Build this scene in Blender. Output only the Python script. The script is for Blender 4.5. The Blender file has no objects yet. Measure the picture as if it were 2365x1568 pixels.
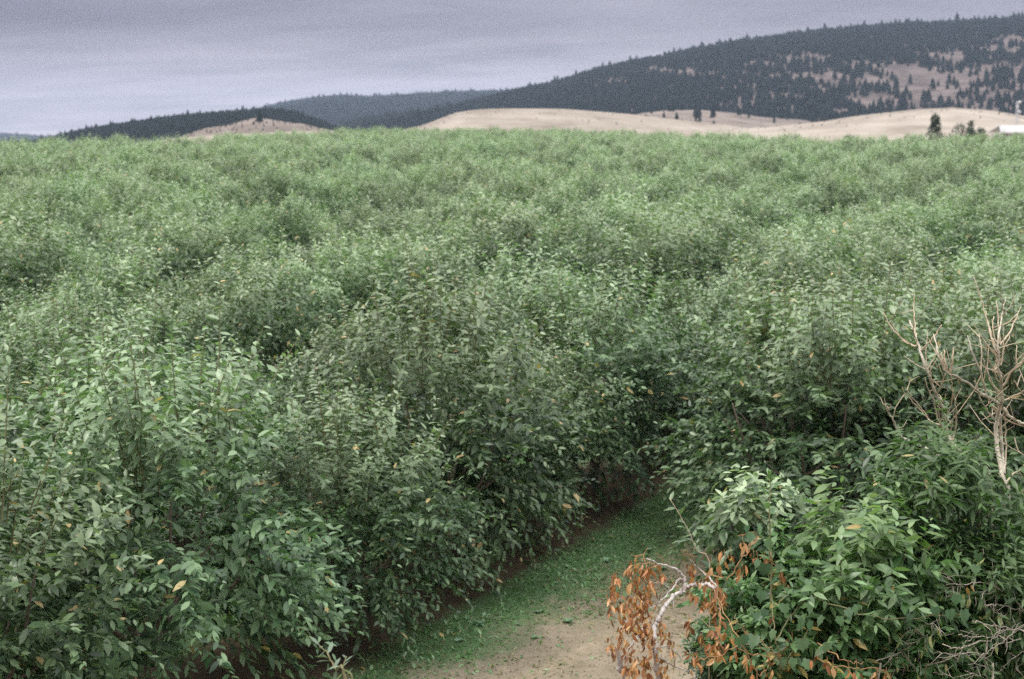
import bpy, math, random
import numpy as np
from mathutils import Vector, Matrix

# ------------------------------------------------------------------ camera, sky, sun, exposure
scene = bpy.context.scene
COL = scene.collection
F = 3283.0                       # focal length in pixels of a 2364 px wide picture
H = 8.0                          # eye height above the orchard floor
PITCH = math.atan(462 / F)

cam_data = bpy.data.cameras.new('camera')
cam_data.sensor_width = 36.0
cam_data.lens = 36.0 * F / 2364.0
cam_data.clip_start = 0.1
cam_data.clip_end = 30000.0
cam_data.dof.use_dof = True
cam_data.dof.focus_distance = 14.0
cam_data.dof.aperture_fstop = 2.0
cam = bpy.data.objects.new('camera', cam_data)
cam.location = (0, 0, H)
cam.rotation_euler = (math.pi / 2 - PITCH, 0, 0)
COL.objects.link(cam)
scene.camera = cam

scene.view_settings.view_transform = 'Standard'
scene.view_settings.look = 'None'
scene.view_settings.gamma = 1.0
scene.view_settings.exposure = 0.75
scene.view_settings.use_curve_mapping = False
scene.cycles.use_denoising = False
scene.cycles.max_bounces = 5
scene.cycles.diffuse_bounces = 2
scene.cycles.glossy_bounces = 2
scene.cycles.transmission_bounces = 3
scene.cycles.volume_bounces = 0
scene.cycles.transparent_max_bounces = 4

SUN_EL, SUN_AZ = math.radians(60), math.radians(262)      # azimuth from +Y, clockwise

world = bpy.data.worlds.new('World')
scene.world = world
world.use_nodes = True
wt = world.node_tree
wt.nodes.clear()


def nd(tree, typ, **kw):
    n = tree.nodes.new(typ)
    for k, v in kw.items():
        setattr(n, k, v)
    return n


def math_node(tree, op, a, b=None, c=None, clamp=False):
    n = tree.nodes.new('ShaderNodeMath')
    n.operation = op
    n.use_clamp = clamp
    for i, v in enumerate((a, b, c)):
        if v is None:
            continue
        if isinstance(v, (int, float)):
            n.inputs[i].default_value = v
        else:
            tree.links.new(v, n.inputs[i])
    return n.outputs[0]


def mix_rgb(tree, fac, a, b, blend='MIX'):
    n = tree.nodes.new('ShaderNodeMix')
    n.data_type = 'RGBA'
    n.blend_type = blend
    for sock, v in ((n.inputs[0], fac), (n.inputs[6], a), (n.inputs[7], b)):
        if isinstance(v, (int, float)):
            sock.default_value = v
        elif isinstance(v, tuple):
            sock.default_value = (v[0], v[1], v[2], 1)
        else:
            tree.links.new(v, sock)
    return n.outputs[2]


def ramp(tree, fac, stops, interp='LINEAR'):
    n = tree.nodes.new('ShaderNodeValToRGB')
    n.color_ramp.interpolation = interp
    while len(n.color_ramp.elements) < len(stops):
        n.color_ramp.elements.new(0.5)
    for e, (p, c) in zip(n.color_ramp.elements, stops):
        e.position = p
        e.color = (c[0], c[1], c[2], 1) if isinstance(c, tuple) else (c, c, c, 1)
    tree.links.new(fac, n.inputs[0])
    return n.outputs[0]


def noise(tree, vec, scale, detail=4, rough=0.55, dist=0.0):
    n = tree.nodes.new('ShaderNodeTexNoise')
    n.inputs['Scale'].default_value = scale
    n.inputs['Detail'].default_value = detail
    n.inputs['Roughness'].default_value = rough
    n.inputs['Distortion'].default_value = dist
    if vec is not None:
        tree.links.new(vec, n.inputs['Vector'])
    return n.outputs[0]


# overcast sky: a Nishita sky seen through a nearly closed layer of mauve grey stratus
tc = nd(wt, 'ShaderNodeTexCoord')
sky = nd(wt, 'ShaderNodeTexSky', sky_type='NISHITA', sun_disc=False,
         sun_elevation=SUN_EL, sun_rotation=SUN_AZ)
sky_scaled = mix_rgb(wt, 1.0, sky.outputs[0], (0.1, 0.1, 0.1), 'MULTIPLY')
sep = nd(wt, 'ShaderNodeSeparateXYZ')
wt.links.new(tc.outputs['Generated'], sep.inputs[0])
zz = math_node(wt, 'MAXIMUM', sep.outputs[2], 0.0)
den = math_node(wt, 'ADD', zz, 0.10)
cx = math_node(wt, 'DIVIDE', sep.outputs[0], den)
cy = math_node(wt, 'DIVIDE', sep.outputs[1], den)
cv = nd(wt, 'ShaderNodeCombineXYZ')
wt.links.new(math_node(wt, 'MULTIPLY', cx, 0.55), cv.inputs[0])
wt.links.new(math_node(wt, 'ADD', cy, math_node(wt, 'MULTIPLY', cx, 0.22)), cv.inputs[1])
clouds = noise(wt, cv.outputs[0], 0.9, 5, 0.5, 0.6)
clouds2 = noise(wt, cv.outputs[0], 2.6, 4, 0.55, 0.3)
horizon_col = ramp(wt, zz, [(0.0, (0.62, 0.54, 0.565)), (0.035, (0.41, 0.355, 0.385)), (0.085, (0.195, 0.173, 0.205)),
                            (0.25, (0.42, 0.41, 0.44)), (0.6, (1.15, 1.15, 1.17)), (1.0, (2.55, 2.55, 2.50))])
cl = math_node(wt, 'ADD', math_node(wt, 'MULTIPLY', clouds, 1.25), math_node(wt, 'MULTIPLY', clouds2, 0.9))
cl = math_node(wt, 'ADD', cl, -0.08)
# stratus darkened to west (left), mostly vignette painted in, with faint warm cast
west = math_node(wt, 'MULTIPLY', sep.outputs[0], -1.0)
west = math_node(wt, 'MULTIPLY_ADD', west, 1.5, 0.40, clamp=True)
west = math_node(wt, 'MULTIPLY', west, math_node(wt, 'MULTIPLY_ADD', zz, 7.0, 0.42, clamp=True))
left_vignette = ramp(wt, west, [(0.0, (1.0, 1.0, 1.0)), (0.35, (0.98, 0.97, 0.97)), (0.95, (0.50, 0.42, 0.47))], 'LINEAR')
c1 = mix_rgb(wt, 1.0, horizon_col, cl, 'MULTIPLY')
c2 = mix_rgb(wt, 1.0, c1, left_vignette, 'MULTIPLY')
c3 = mix_rgb(wt, 0.93, sky_scaled, c2)
bg = nd(wt, 'ShaderNodeBackground')
bg.inputs['Strength'].default_value = 1.0
wt.links.new(c3, bg.inputs[0])
wo = nd(wt, 'ShaderNodeOutputWorld')
wt.links.new(bg.outputs[0], wo.inputs[0])

sun_data = bpy.data.lights.new('sun', 'SUN')
sun_data.energy = 1.5
sun_data.angle = math.radians(14)
sun_data.color = (1.0, 0.965, 0.91)
sun = bpy.data.objects.new('sun', sun_data)
COL.objects.link(sun)
sd = Vector((math.sin(SUN_AZ) * math.cos(SUN_EL), math.cos(SUN_AZ) * math.cos(SUN_EL), math.sin(SUN_EL)))
sun.rotation_euler = sd.to_track_quat('Z', 'Y').to_euler()

# ------------------------------------------------------------------ helpers
RNG = np.random.default_rng(11)
random.seed(5)
UP = np.array([0.0, 0.0, 1.0])


def P(px, row, Y):
    """point of the place on the vertical plane at distance Y"""
    u, v = (px - 1182) / F, (784 - row) / F
    dy = math.cos(PITCH) + v * math.sin(PITCH)
    dz = -math.sin(PITCH) + v * math.cos(PITCH)
    t = Y / dy
    return np.array([u * t, Y, H + dz * t])


def to_pixel(x, y, z):
    zz_ = z - H
    fwd = y * math.cos(PITCH) - zz_ * math.sin(PITCH)
    upv = y * math.sin(PITCH) + zz_ * math.cos(PITCH)
    return 1182 + F * x / fwd, 784 - F * upv / fwd


def smooth(t):
    t = np.clip(t, 0, 1)
    return t * t * (3 - 2 * t)


EDGE = [(-3000, 225), (-400, 225), (0, 232), (370, 240), (470, 250), (600, 310), (800, 370), (900, 385), (1200, 385), (1400, 352), (1600, 300), (1700, 276),
        (1950, 240), (2160, 268), (2364, 290), (2700, 290), (6000, 290)]


def orchard_limit(x, y):
    px = 1182 + F * x / y
    return np.interp(px, [e[0] for e in EDGE], [e[1] for e in EDGE])


def ground_z(x, y):
    x = np.asarray(x, float)
    y = np.asarray(y, float)
    start = 12 + 4.5 * smooth((x + 0.5) / 3.0)
    bank = 4.6 * smooth((start - y) / (start * 0.72))
    lim = orchard_limit(x, np.maximum(y, 1.0)) + 8.0
    rise = 0.0175 * np.clip(np.minimum(y, lim) - 25.0, 0, None)
    rise = np.maximum(rise - 0.02 * np.clip(y - lim, 0, None), 0)
    bumps = 0.035 * np.sin(x * 1.7 + 0.6 * np.sin(y * 0.9)) * np.sin(y * 1.3 + 1.1) * (y < 120)
    return bank + bumps + rise


def link(o, parent=None, label=None, cat=None, group=None, kind=None):
    COL.objects.link(o)
    if parent is not None:
        o.parent = parent
    if label:
        o['label'] = label
    if cat:
        o['category'] = cat
    if group:
        o['group'] = group
    if kind:
        o['kind'] = kind
    return o


def empty(name, loc, label, cat, group=None):
    o = bpy.data.objects.new(name, None)
    o.empty_display_size = 0.2
    o.location = tuple(float(v) for v in loc)
    return link(o, None, label, cat, group)


def mesh_np(name, verts, tris, mats, attrs=None, shade_smooth=True, mat_index=None):
    me = bpy.data.meshes.new(name)
    verts = np.ascontiguousarray(verts, dtype=np.float32)
    tris = np.ascontiguousarray(tris, dtype=np.int32)
    k = tris.shape[1]
    me.vertices.add(len(verts))
    me.vertices.foreach_set('co', verts.ravel())
    me.loops.add(tris.size)
    me.loops.foreach_set('vertex_index', tris.ravel())
    me.polygons.add(len(tris))
    me.polygons.foreach_set('loop_start', np.arange(0, tris.size, k, dtype=np.int32))
    me.polygons.foreach_set('loop_total', np.full(len(tris), k, dtype=np.int32))
    if shade_smooth:
        me.polygons.foreach_set('use_smooth', np.ones(len(tris), dtype=bool))
    if mat_index is not None:
        me.polygons.foreach_set('material_index', np.ascontiguousarray(mat_index, dtype=np.int32))
    me.update(calc_edges=True)
    for m in (mats if isinstance(mats, (list, tuple)) else [mats]):
        me.materials.append(m)
    for an, av in (attrs or {}).items():
        a = me.attributes.new(an, 'FLOAT', 'POINT')
        a.data.foreach_set('value', np.ascontiguousarray(av, dtype=np.float32))
    return me


def add(name, me, parent=None, **kw):
    return link(bpy.data.objects.new(name, me), parent, **kw)


class Mesh:
    """collects tubes and boxes for ONE part"""
    def __init__(self):
        self.v, self.f, self.n = [], [], 0

    def tube(self, pts, r0, r1, sides=6, cap=True, wob=0.0):
        pts = np.asarray(pts, float)
        m = len(pts)
        tan = np.gradient(pts, axis=0)
        tan /= np.linalg.norm(tan, axis=1)[:, None] + 1e-9
        ref = np.array([0.31, 0.9, 0.27]) if abs(tan[0] @ np.array([0.31, 0.9, 0.27])) < 0.9 else np.array([1.0, 0, 0])
        a = np.cross(tan, ref)
        a /= np.linalg.norm(a, axis=1)[:, None] + 1e-9
        b = np.cross(tan, a)
        rad = np.linspace(r0, r1, m) if np.isscalar(r0) else np.asarray(r0)
        if wob:
            rad = rad * (1 + wob * RNG.uniform(-1, 1, m))
        ang = np.linspace(0, 2 * np.pi, sides, endpoint=False)
        ring = pts[:, None, :] + rad[:, None, None] * (np.cos(ang)[None, :, None] * a[:, None, :] + np.sin(ang)[None, :, None] * b[:, None, :])
        self.v.append(ring.reshape(-1, 3))
        i = np.arange(m - 1)[:, None] * sides
        j = np.arange(sides)[None, :]
        j2 = (j + 1) % sides
        q = np.stack([i + j, i + j2, i + sides + j2, i + sides + j], -1).reshape(-1, 4) + self.n
        t = np.concatenate([q[:, [0, 1, 2]], q[:, [0, 2, 3]]])
        self.f.append(t)
        base = self.n
        self.n += m * sides
        if cap:
            self.v.append(np.array([pts[-1] + tan[-1] * rad[-1] * 0.5]))
            top = base + (m - 1) * sides
            self.f.append(np.array([[top + k, top + (k + 1) % sides, self.n] for k in range(sides)]))
            self.n += 1

    def box(self, c, s, rz=0.0):
        hx, hy, hz = s[0] / 2, s[1] / 2, s[2] / 2
        v = np.array([[x, y, z] for x in (-hx, hx) for y in (-hy, hy) for z in (-hz, hz)])
        ca, sa = math.cos(rz), math.sin(rz)
        v = np.stack([v[:, 0] * ca - v[:, 1] * sa, v[:, 0] * sa + v[:, 1] * ca, v[:, 2]], 1) + np.asarray(c)
        f = np.array([[0, 1, 3], [0, 3, 2], [4, 6, 7], [4, 7, 5], [0, 4, 5], [0, 5, 1], [2, 3, 7], [2, 7, 6], [0, 2, 6], [0, 6, 4], [1, 5, 7], [1, 7, 3]])
        self.v.append(v)
        self.f.append(f + self.n)
        self.n += 8

    def mesh(self, name, mat, smooth_=True):
        return mesh_np(name, np.concatenate(self.v), np.concatenate(self.f), mat, shade_smooth=smooth_)


def spline(pts, n=5, jit=0.0):
    """Catmull-Rom through pts"""
    p = [np.asarray(q, float) for q in pts]
    p = [2 * p[0] - p[1]] + p + [2 * p[-1] - p[-2]]
    out = []
    for i in range(1, len(p) - 2):
        for k in range(n):
            t = k / n
            out.append(0.5 * ((2 * p[i]) + (-p[i - 1] + p[i + 1]) * t + (2 * p[i - 1] - 5 * p[i] + 4 * p[i + 1] - p[i + 2]) * t * t
                              + (-p[i - 1] + 3 * p[i] - 3 * p[i + 1] + p[i + 2]) * t ** 3))
    out.append(p[-2])
    out = np.array(out)
    if jit:
        out[1:-1] += RNG.normal(0, jit, (len(out) - 2, 3))
    return out


# ------------------------------------------------------------------ materials
def new_mat(name):
    m = bpy.data.materials.new(name)
    m.use_nodes = True
    t = m.node_tree
    t.nodes.clear()
    out = t.nodes.new('ShaderNodeOutputMaterial')
    return m, t, out


def leaf_mat(name, dark, mid, light, young, autumn, rough=0.42, trans=0.28, odd=0.012, spec=0.5, back=1.25, grain=0.0):
    m, t, out = new_mat(name)
    a = nd(t, 'ShaderNodeAttribute', attribute_name='rnd')
    y = nd(t, 'ShaderNodeAttribute', attribute_name='young')
    oi = nd(t, 'ShaderNodeObjectInfo')
    r = math_node(t, 'FRACT', math_node(t, 'ADD', a.outputs['Fac'], math_node(t, 'MULTIPLY', oi.outputs['Random'], 7.31)))
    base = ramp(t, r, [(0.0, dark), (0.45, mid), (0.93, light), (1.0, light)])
    yf = math_node(t, 'MULTIPLY', y.outputs['Fac'], 1.0, clamp=True)
    base = mix_rgb(t, yf, base, young)  # paler tint: young growth and painted top light together
    isodd = math_node(t, 'GREATER_THAN', r, 1.0 - odd)
    base = mix_rgb(t, isodd, base, autumn)
    # every plant a little different in tone
    hv = nd(t, 'ShaderNodeHueSaturation')
    t.links.new(base, hv.inputs['Color'])
    t.links.new(math_node(t, 'MULTIPLY_ADD', oi.outputs['Random'], 0.34, 0.84), hv.inputs['Value'])
    t.links.new(math_node(t, 'MULTIPLY_ADD', oi.outputs['Random'], 0.02, 0.49), hv.inputs['Hue'])
    col = hv.outputs[0]
    geo = nd(t, 'ShaderNodeNewGeometry')
    pale = mix_rgb(t, 1.0, col, (back, back * 1.02, back * 0.98), 'MULTIPLY')
    col = mix_rgb(t, geo.outputs['Backfacing'], col, pale)
    pb = nd(t, 'ShaderNodeBsdfPrincipled')
    t.links.new(col, pb.inputs['Base Color'])
    pb.inputs['Roughness'].default_value = rough
    pb.inputs['Specular IOR Level'].default_value = spec
    tr = nd(t, 'ShaderNodeBsdfTranslucent')
    tcol = mix_rgb(t, 1.0, col, (1.15, 1.5, 0.6), 'MULTIPLY')
    t.links.new(tcol, tr.inputs['Color'])
    mx = nd(t, 'ShaderNodeMixShader')
    mx.inputs[0].default_value = trans
    t.links.new(pb.outputs[0], mx.inputs[1])
    t.links.new(tr.outputs[0], mx.inputs[2])
    t.links.new(mx.outputs[0], out.inputs[0])
    return m


def bark_mat(name, a, b, scale=14.0, rough=0.85, bump=0.4):
    m, t, out = new_mat(name)
    tcn = nd(t, 'ShaderNodeTexCoord')
    n1 = noise(t, tcn.outputs['Object'], scale, 6, 0.65)
    n2 = noise(t, tcn.outputs['Object'], scale * 6, 3, 0.6)
    nn = math_node(t, 'ADD', math_node(t, 'MULTIPLY', n1, 0.65), math_node(t, 'MULTIPLY', n2, 0.35))
    col = ramp(t, nn, [(0.36, a), (0.62, b)])
    pb = nd(t, 'ShaderNodeBsdfPrincipled')
    t.links.new(col, pb.inputs['Base Color'])
    pb.inputs['Roughness'].default_value = rough
    bp = nd(t, 'ShaderNodeBump')
    bp.inputs['Strength'].default_value = bump
    bp.inputs['Distance'].default_value = 0.01
    t.links.new(nn, bp.inputs['Height'])
    t.links.new(bp.outputs[0], pb.inputs['Normal'])
    t.links.new(pb.outputs[0], out.inputs[0])
    return m


M = {}
M['cherry_leaf'] = leaf_mat('cherry_leaf', (0.024, 0.054, 0.024), (0.068, 0.124, 0.056), (0.165, 0.245, 0.125),
                            (0.38, 0.48, 0.29), (0.46, 0.36, 0.17), rough=0.38, trans=0.15, odd=0.012, spec=0.42)
M['shrub_leaf'] = leaf_mat('shrub_leaf', (0.04, 0.095, 0.035), (0.10, 0.19, 0.075), (0.21, 0.33, 0.15),
                           (0.24, 0.36, 0.14), (0.45, 0.34, 0.12), rough=0.38, trans=0.25, odd=0.01)
M['narrow_leaf'] = leaf_mat('narrow_leaf', (0.025, 0.06, 0.02), (0.055, 0.115, 0.035), (0.11, 0.19, 0.065),
                            (0.17, 0.28, 0.10), (0.30, 0.26, 0.10), rough=0.45, trans=0.25, odd=0.008)
M['vine_leaf'] = leaf_mat('vine_leaf', (0.045, 0.10, 0.045), (0.075, 0.145, 0.065), (0.13, 0.22, 0.11),
                          (0.16, 0.27, 0.12), (0.30, 0.25, 0.10), rough=0.36, trans=0.2, odd=0.0)
M['silver_leaf'] = leaf_mat('silver_leaf', (0.10, 0.15, 0.10), (0.17, 0.23, 0.16), (0.26, 0.33, 0.24),
                            (0.26, 0.34, 0.22), (0.3, 0.3, 0.2), rough=0.6, trans=0.2, odd=0.0)
M['dead_leaf'] = leaf_mat('dead_leaf', (0.17, 0.07, 0.03), (0.44, 0.18, 0.065), (0.68, 0.42, 0.24),
                          (0.5, 0.3, 0.15), (0.20, 0.09, 0.04), rough=0.6, trans=0.2, odd=0.1, back=1.1)
M['wilted_leaf'] = leaf_mat('wilted_leaf', (0.10, 0.12, 0.04), (0.21, 0.23, 0.085), (0.36, 0.36, 0.17),
                            (0.3, 0.34, 0.14), (0.36, 0.22, 0.08), rough=0.6, trans=0.25, odd=0.1)
M['dark_tree_leaf'] = leaf_mat('dark_tree_leaf', (0.012, 0.03, 0.015), (0.022, 0.05, 0.024), (0.045, 0.08, 0.04),
                               (0.06, 0.10, 0.05), (0.06, 0.08, 0.03), rough=0.6, trans=0.15, odd=0.0)
M['grass_blade'] = leaf_mat('grass_blade', (0.075, 0.165, 0.055), (0.145, 0.275, 0.10), (0.26, 0.39, 0.20),
                            (0.20, 0.32, 0.2), (0.30, 0.27, 0.14), rough=0.5, trans=0.25, odd=0.03)
M['bark'] = bark_mat('bark', (0.075, 0.055, 0.042), (0.20, 0.155, 0.12))
M['green_twig'] = bark_mat('green_twig', (0.12, 0.12, 0.05), (0.26, 0.24, 0.12), 30)
M['dead_bark'] = bark_mat('dead_bark', (0.22, 0.19, 0.14), (0.66, 0.61, 0.48), 9, bump=0.6)
M['pale_bark'] = bark_mat('pale_bark', (0.26, 0.22, 0.19), (0.74, 0.70, 0.66), 16, bump=0.5)
M['orange_twig'] = bark_mat('orange_twig', (0.30, 0.15, 0.06), (0.48, 0.30, 0.14), 20)
M['tan_twig'] = bark_mat('tan_twig', (0.30, 0.22, 0.13), (0.60, 0.52, 0.38), 12)
M['grey_twig'] = bark_mat('grey_twig', (0.20, 0.165, 0.125), (0.50, 0.45, 0.37), 20)


def make_ground_mat():
    m, t, out = new_mat('orchard_floor')
    geo = nd(t, 'ShaderNodeNewGeometry')
    pos = geo.outputs['Position']
    s = nd(t, 'ShaderNodeSeparateXYZ')
    t.links.new(pos, s.inputs[0])
    x, y = s.outputs[0], s.outputs[1]
    nA = noise(t, pos, 0.9, 6, 0.62)
    nB = noise(t, pos, 5.0, 6, 0.65)
    nC = noise(t, pos, 26.0, 4, 0.7)
    n_ = math_node(t, 'ADD', math_node(t, 'MULTIPLY', x, -0.878), math_node(t, 'MULTIPLY', y, 0.479))
    rel = math_node(t, 'MODULO', math_node(t, 'ADD', n_, 580.0 - 13.42 + 2.9), 5.8)
    d = math_node(t, 'ABSOLUTE', math_node(t, 'SUBTRACT', rel, 2.9))
    jit = math_node(t, 'ADD', math_node(t, 'MULTIPLY_ADD', nA, 0.9, -0.45), math_node(t, 'MULTIPLY_ADD', nB, 0.8, -0.4))
    soil = ramp(t, math_node(t, 'ADD', d, jit), [(0.0, 0.0), (1.0, 1.0)])
    soil_f = math_node(t, 'MULTIPLY_ADD', math_node(t, 'ADD', d, jit), -2.2, 3.5, clamp=True)   # 1 = bare soil
    mline = math_node(t, 'ADD', math_node(t, 'MULTIPLY', math_node(t, 'ADD', x, 1.5), 0.811),
                      math_node(t, 'MULTIPLY', math_node(t, 'SUBTRACT', y, 20.37), -0.584))
    jit2 = math_node(t, 'ADD', math_node(t, 'MULTIPLY_ADD', nA, 2.4, -1.2), math_node(t, 'MULTIPLY_ADD', nB, 1.6, -0.8))
    dry_f = math_node(t, 'MULTIPLY_ADD', math_node(t, 'ADD', mline, jit2), 0.9, 0.42, clamp=True)
    north = math_node(t, 'MULTIPLY_ADD', math_node(t, 'MULTIPLY_ADD', x, 0.25, y), -0.5, 15.0, clamp=True)
    dry_f = math_node(t, 'MULTIPLY', dry_f, north)
    grass = mix_rgb(t, nB, (0.065, 0.13, 0.05), (0.11, 0.19, 0.08))
    grass = mix_rgb(t, math_node(t, 'MULTIPLY_ADD', nC, 2.4, -1.1, clamp=True), grass, (0.11, 0.16, 0.085))
    rut = math_node(t, 'ABSOLUTE', math_node(t, 'SINE', math_node(t, 'ADD', math_node(t, 'MULTIPLY', mline, 1.9), nA)))
    soilc = mix_rgb(t, nB, (0.045, 0.034, 0.022), (0.13, 0.098, 0.062))
    soilc = mix_rgb(t, math_node(t, 'MULTIPLY_ADD', nC, 5.0, -3.0, clamp=True), soilc, (0.22, 0.16, 0.09))
    dryc = mix_rgb(t, nB, (0.19, 0.152, 0.11), (0.40, 0.335, 0.26))
    dryc = mix_rgb(t, math_node(t, 'MULTIPLY_ADD', nC, 3.0, -1.5, clamp=True), dryc, (0.18, 0.165, 0.105))
    dryc = mix_rgb(t, math_node(t, 'MULTIPLY_ADD', nA, 3.0, -1.2, clamp=True), mix_rgb(t, 1.0, dryc, (0.70, 0.72, 0.66), 'MULTIPLY'), dryc)
    dryc = mix_rgb(t, math_node(t, 'MULTIPLY_ADD', rut, -1.6, 0.7, clamp=True), dryc, mix_rgb(t, 1.0, dryc, (1.25, 1.22, 1.18), 'MULTIPLY'))
    col = mix_rgb(t, soil_f, grass, soilc)
    col = mix_rgb(t, dry_f, col, dryc)
    far = math_node(t, 'MULTIPLY_ADD', y, 0.02, -3.6, clamp=True)
    nF = noise(t, pos, 0.02, 6, 0.6)
    farc = mix_rgb(t, nF, (0.27, 0.225, 0.18), (0.45, 0.395, 0.335))
    col = mix_rgb(t, far, col, farc)
    pb = nd(t, 'ShaderNodeBsdfPrincipled')
    t.links.new(col, pb.inputs['Base Color'])
    pb.inputs['Roughness'].default_value = 0.95
    pb.inputs['Specular IOR Level'].default_value = 0.2
    bp = nd(t, 'ShaderNodeBump')
    bp.inputs['Strength'].default_value = 0.7
    bp.inputs['Distance'].default_value = 0.06
    t.links.new(math_node(t, 'ADD', nB, math_node(t, 'MULTIPLY', nC, 0.5)), bp.inputs['Height'])
    t.links.new(bp.outputs[0], pb.inputs['Normal'])
    t.links.new(pb.outputs[0], out.inputs[0])
    return m


def hill_mat(name, a, b, c, scale, stretch=(1, 1, 1)):
    m, t, out = new_mat(name)
    geo = nd(t, 'ShaderNodeNewGeometry')
    mp = nd(t, 'ShaderNodeMapping')
    mp.inputs['Scale'].default_value = stretch
    t.links.new(geo.outputs['Position'], mp.inputs[0])
    n1 = noise(t, mp.outputs[0], scale * 1.6, 9, 0.68, 0.6)
    n2 = noise(t, mp.outputs[0], scale * 7, 5, 0.65)
    col = ramp(t, n1, [(0.34, a), (0.5, b), (0.68, c)])
    col = mix_rgb(t, math_node(t, 'MULTIPLY_ADD', n2, 2.0, -0.75, clamp=True), mix_rgb(t, 1.0, col, (0.72, 0.70, 0.68), 'MULTIPLY'), col)
    n3 = noise(t, mp.outputs[0], scale * 34, 3, 0.6)
    col = mix_rgb(t, math_node(t, 'MULTIPLY_ADD', n3, 6.0, -3.9, clamp=True), col, mix_rgb(t, 1.0, col, (0.42, 0.42, 0.38), 'MULTIPLY'))
    pb = nd(t, 'ShaderNodeBsdfPrincipled')
    t.links.new(col, pb.inputs['Base Color'])
    pb.inputs['Roughness'].default_value = 1.0
    pb.inputs['Specular IOR Level'].default_value = 0.1
    t.links.new(pb.outputs[0], out.inputs[0])
    return m


M['ground'] = make_ground_mat()
M['golden'] = hill_mat('dry_grass_hill', (0.22, 0.19, 0.155), (0.37, 0.33, 0.28), (0.49, 0.445, 0.385), 0.008, (1, 0.45, 4))
M['brown'] = hill_mat('brown_hillside', (0.14, 0.12, 0.105), (0.24, 0.205, 0.18), (0.34, 0.295, 0.255), 0.010)
M['forest_floor'] = hill_mat('forest_floor', (0.07, 0.06, 0.058), (0.15, 0.125, 0.118), (0.24, 0.20, 0.185), 0.014)
M['dark_floor'] = hill_mat('dark_floor', (0.012, 0.018, 0.020), (0.02, 0.026, 0.028), (0.035, 0.038, 0.042), 0.008)
M['conifer'] = leaf_mat('conifer', (0.006, 0.012, 0.012), (0.010, 0.020, 0.020), (0.020, 0.032, 0.030),
                        (0.03, 0.05, 0.04), (0.04, 0.05, 0.04), rough=0.8, trans=0.05, odd=0.0, spec=0.2)

# ------------------------------------------------------------------ ground sheet
ys = np.unique(np.concatenate([np.arange(-40, 0, 2.5), np.arange(0, 60, 0.5), np.arange(60, 460, 6), np.geomspace(460, 12000, 26)]))
xs = np.unique(np.concatenate([-np.geomspace(200, 9000, 14), np.arange(-200, -20, 5), np.arange(-20, 30, 0.5), np.arange(30, 200, 5), np.geomspace(200, 9000, 14)]))
gx, gy = np.meshgrid(xs, ys)
gz = ground_z(gx, gy)
gv = np.stack([gx, gy, gz], -1).reshape(-1, 3)
nxs, nys = len(xs), len(ys)
ii, jj = np.meshgrid(np.arange(nys - 1), np.arange(nxs - 1), indexing='ij')
q = (ii * nxs + jj).ravel()
gq = np.stack([q, q + 1, q + nxs + 1, q + nxs], 1)
add('ground', mesh_np('ground', gv, gq, M['ground']), kind='structure')


# ------------------------------------------------------------------ hills and their woods
def vnoise(x, y, seed, octaves=4):
    r = np.random.default_rng(seed)
    out = np.zeros_like(np.asarray(x, float))
    amp = 1.0
    fr = 1.0
    for _ in range(octaves):
        for _k in range(3):
            a, ph = r.uniform(0, 6.28), r.uniform(0, 6.28)
            out += amp / 3 * np.sin(fr * (x * math.cos(a) + y * math.sin(a)) * r.uniform(0.7, 1.3) + ph + 1.3 * np.sin(fr * 0.6 * (y - x) + ph))
        amp *= 0.5
        fr *= 2.1
    return out


HILLS = {}


def hill(name, Y0, crest, front, back, mat, relief=1.0, zbase=-6.0, seed=1, cols=260, rows_=46, shape=1.0, drop=0.0):
    px = np.array([c[0] for c in crest], float)
    rw = np.array([c[1] for c in crest], float) + drop
    u = np.linspace(px[0], px[-1], cols)
    r = np.interp(u, px, rw)
    k = np.hanning(9)
    k /= k.sum()
    r = np.convolve(np.pad(r, 4, mode='edge'), k, mode='valid')
    cz = np.array([P(a, b, Y0)[2] for a, b in zip(u, r)])
    cxx = np.array([P(a, b, Y0)[0] for a, b in zip(u, r)])
    t = np.concatenate([np.linspace(0, 1, rows_), 1 + np.linspace(0.06, 1, 12)])
    T, X = np.meshgrid(t, cxx, indexing='ij')
    CZ = np.broadcast_to(cz, T.shape)
    Y = np.where(T <= 1, Y0 - front * (1 - T), Y0 + back * (T - 1))
    pr = np.where(T <= 1, np.sin(np.clip(T, 0, 1) * math.pi / 2) ** shape, np.cos(np.clip(T - 1, 0, 1) * math.pi / 2))
    Z = zbase + (CZ - zbase) * pr
    X = X * Y / Y0
    w = np.clip(np.minimum(T, 1) * (1 - np.minimum(T, 1)) * 4, 0, 1)
    Z = Z + relief * w * vnoise(X / (front * 0.16), Y / (front * 0.3), seed)
    v = np.stack([X, Y, Z], -1).reshape(-1, 3)
    nr, nc = T.shape
    i, j = np.meshgrid(np.arange(nr - 1), np.arange(nc - 1), indexing='ij')
    q_ = (i * nc + j).ravel()
    f = np.stack([q_, q_ + 1, q_ + nc + 1, q_ + nc], 1)
    add('hill', mesh_np(name, v, f, mat), kind='structure')
    HILLS[name] = (v.reshape(nr, nc, 3), rows_)
    return v


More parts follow.
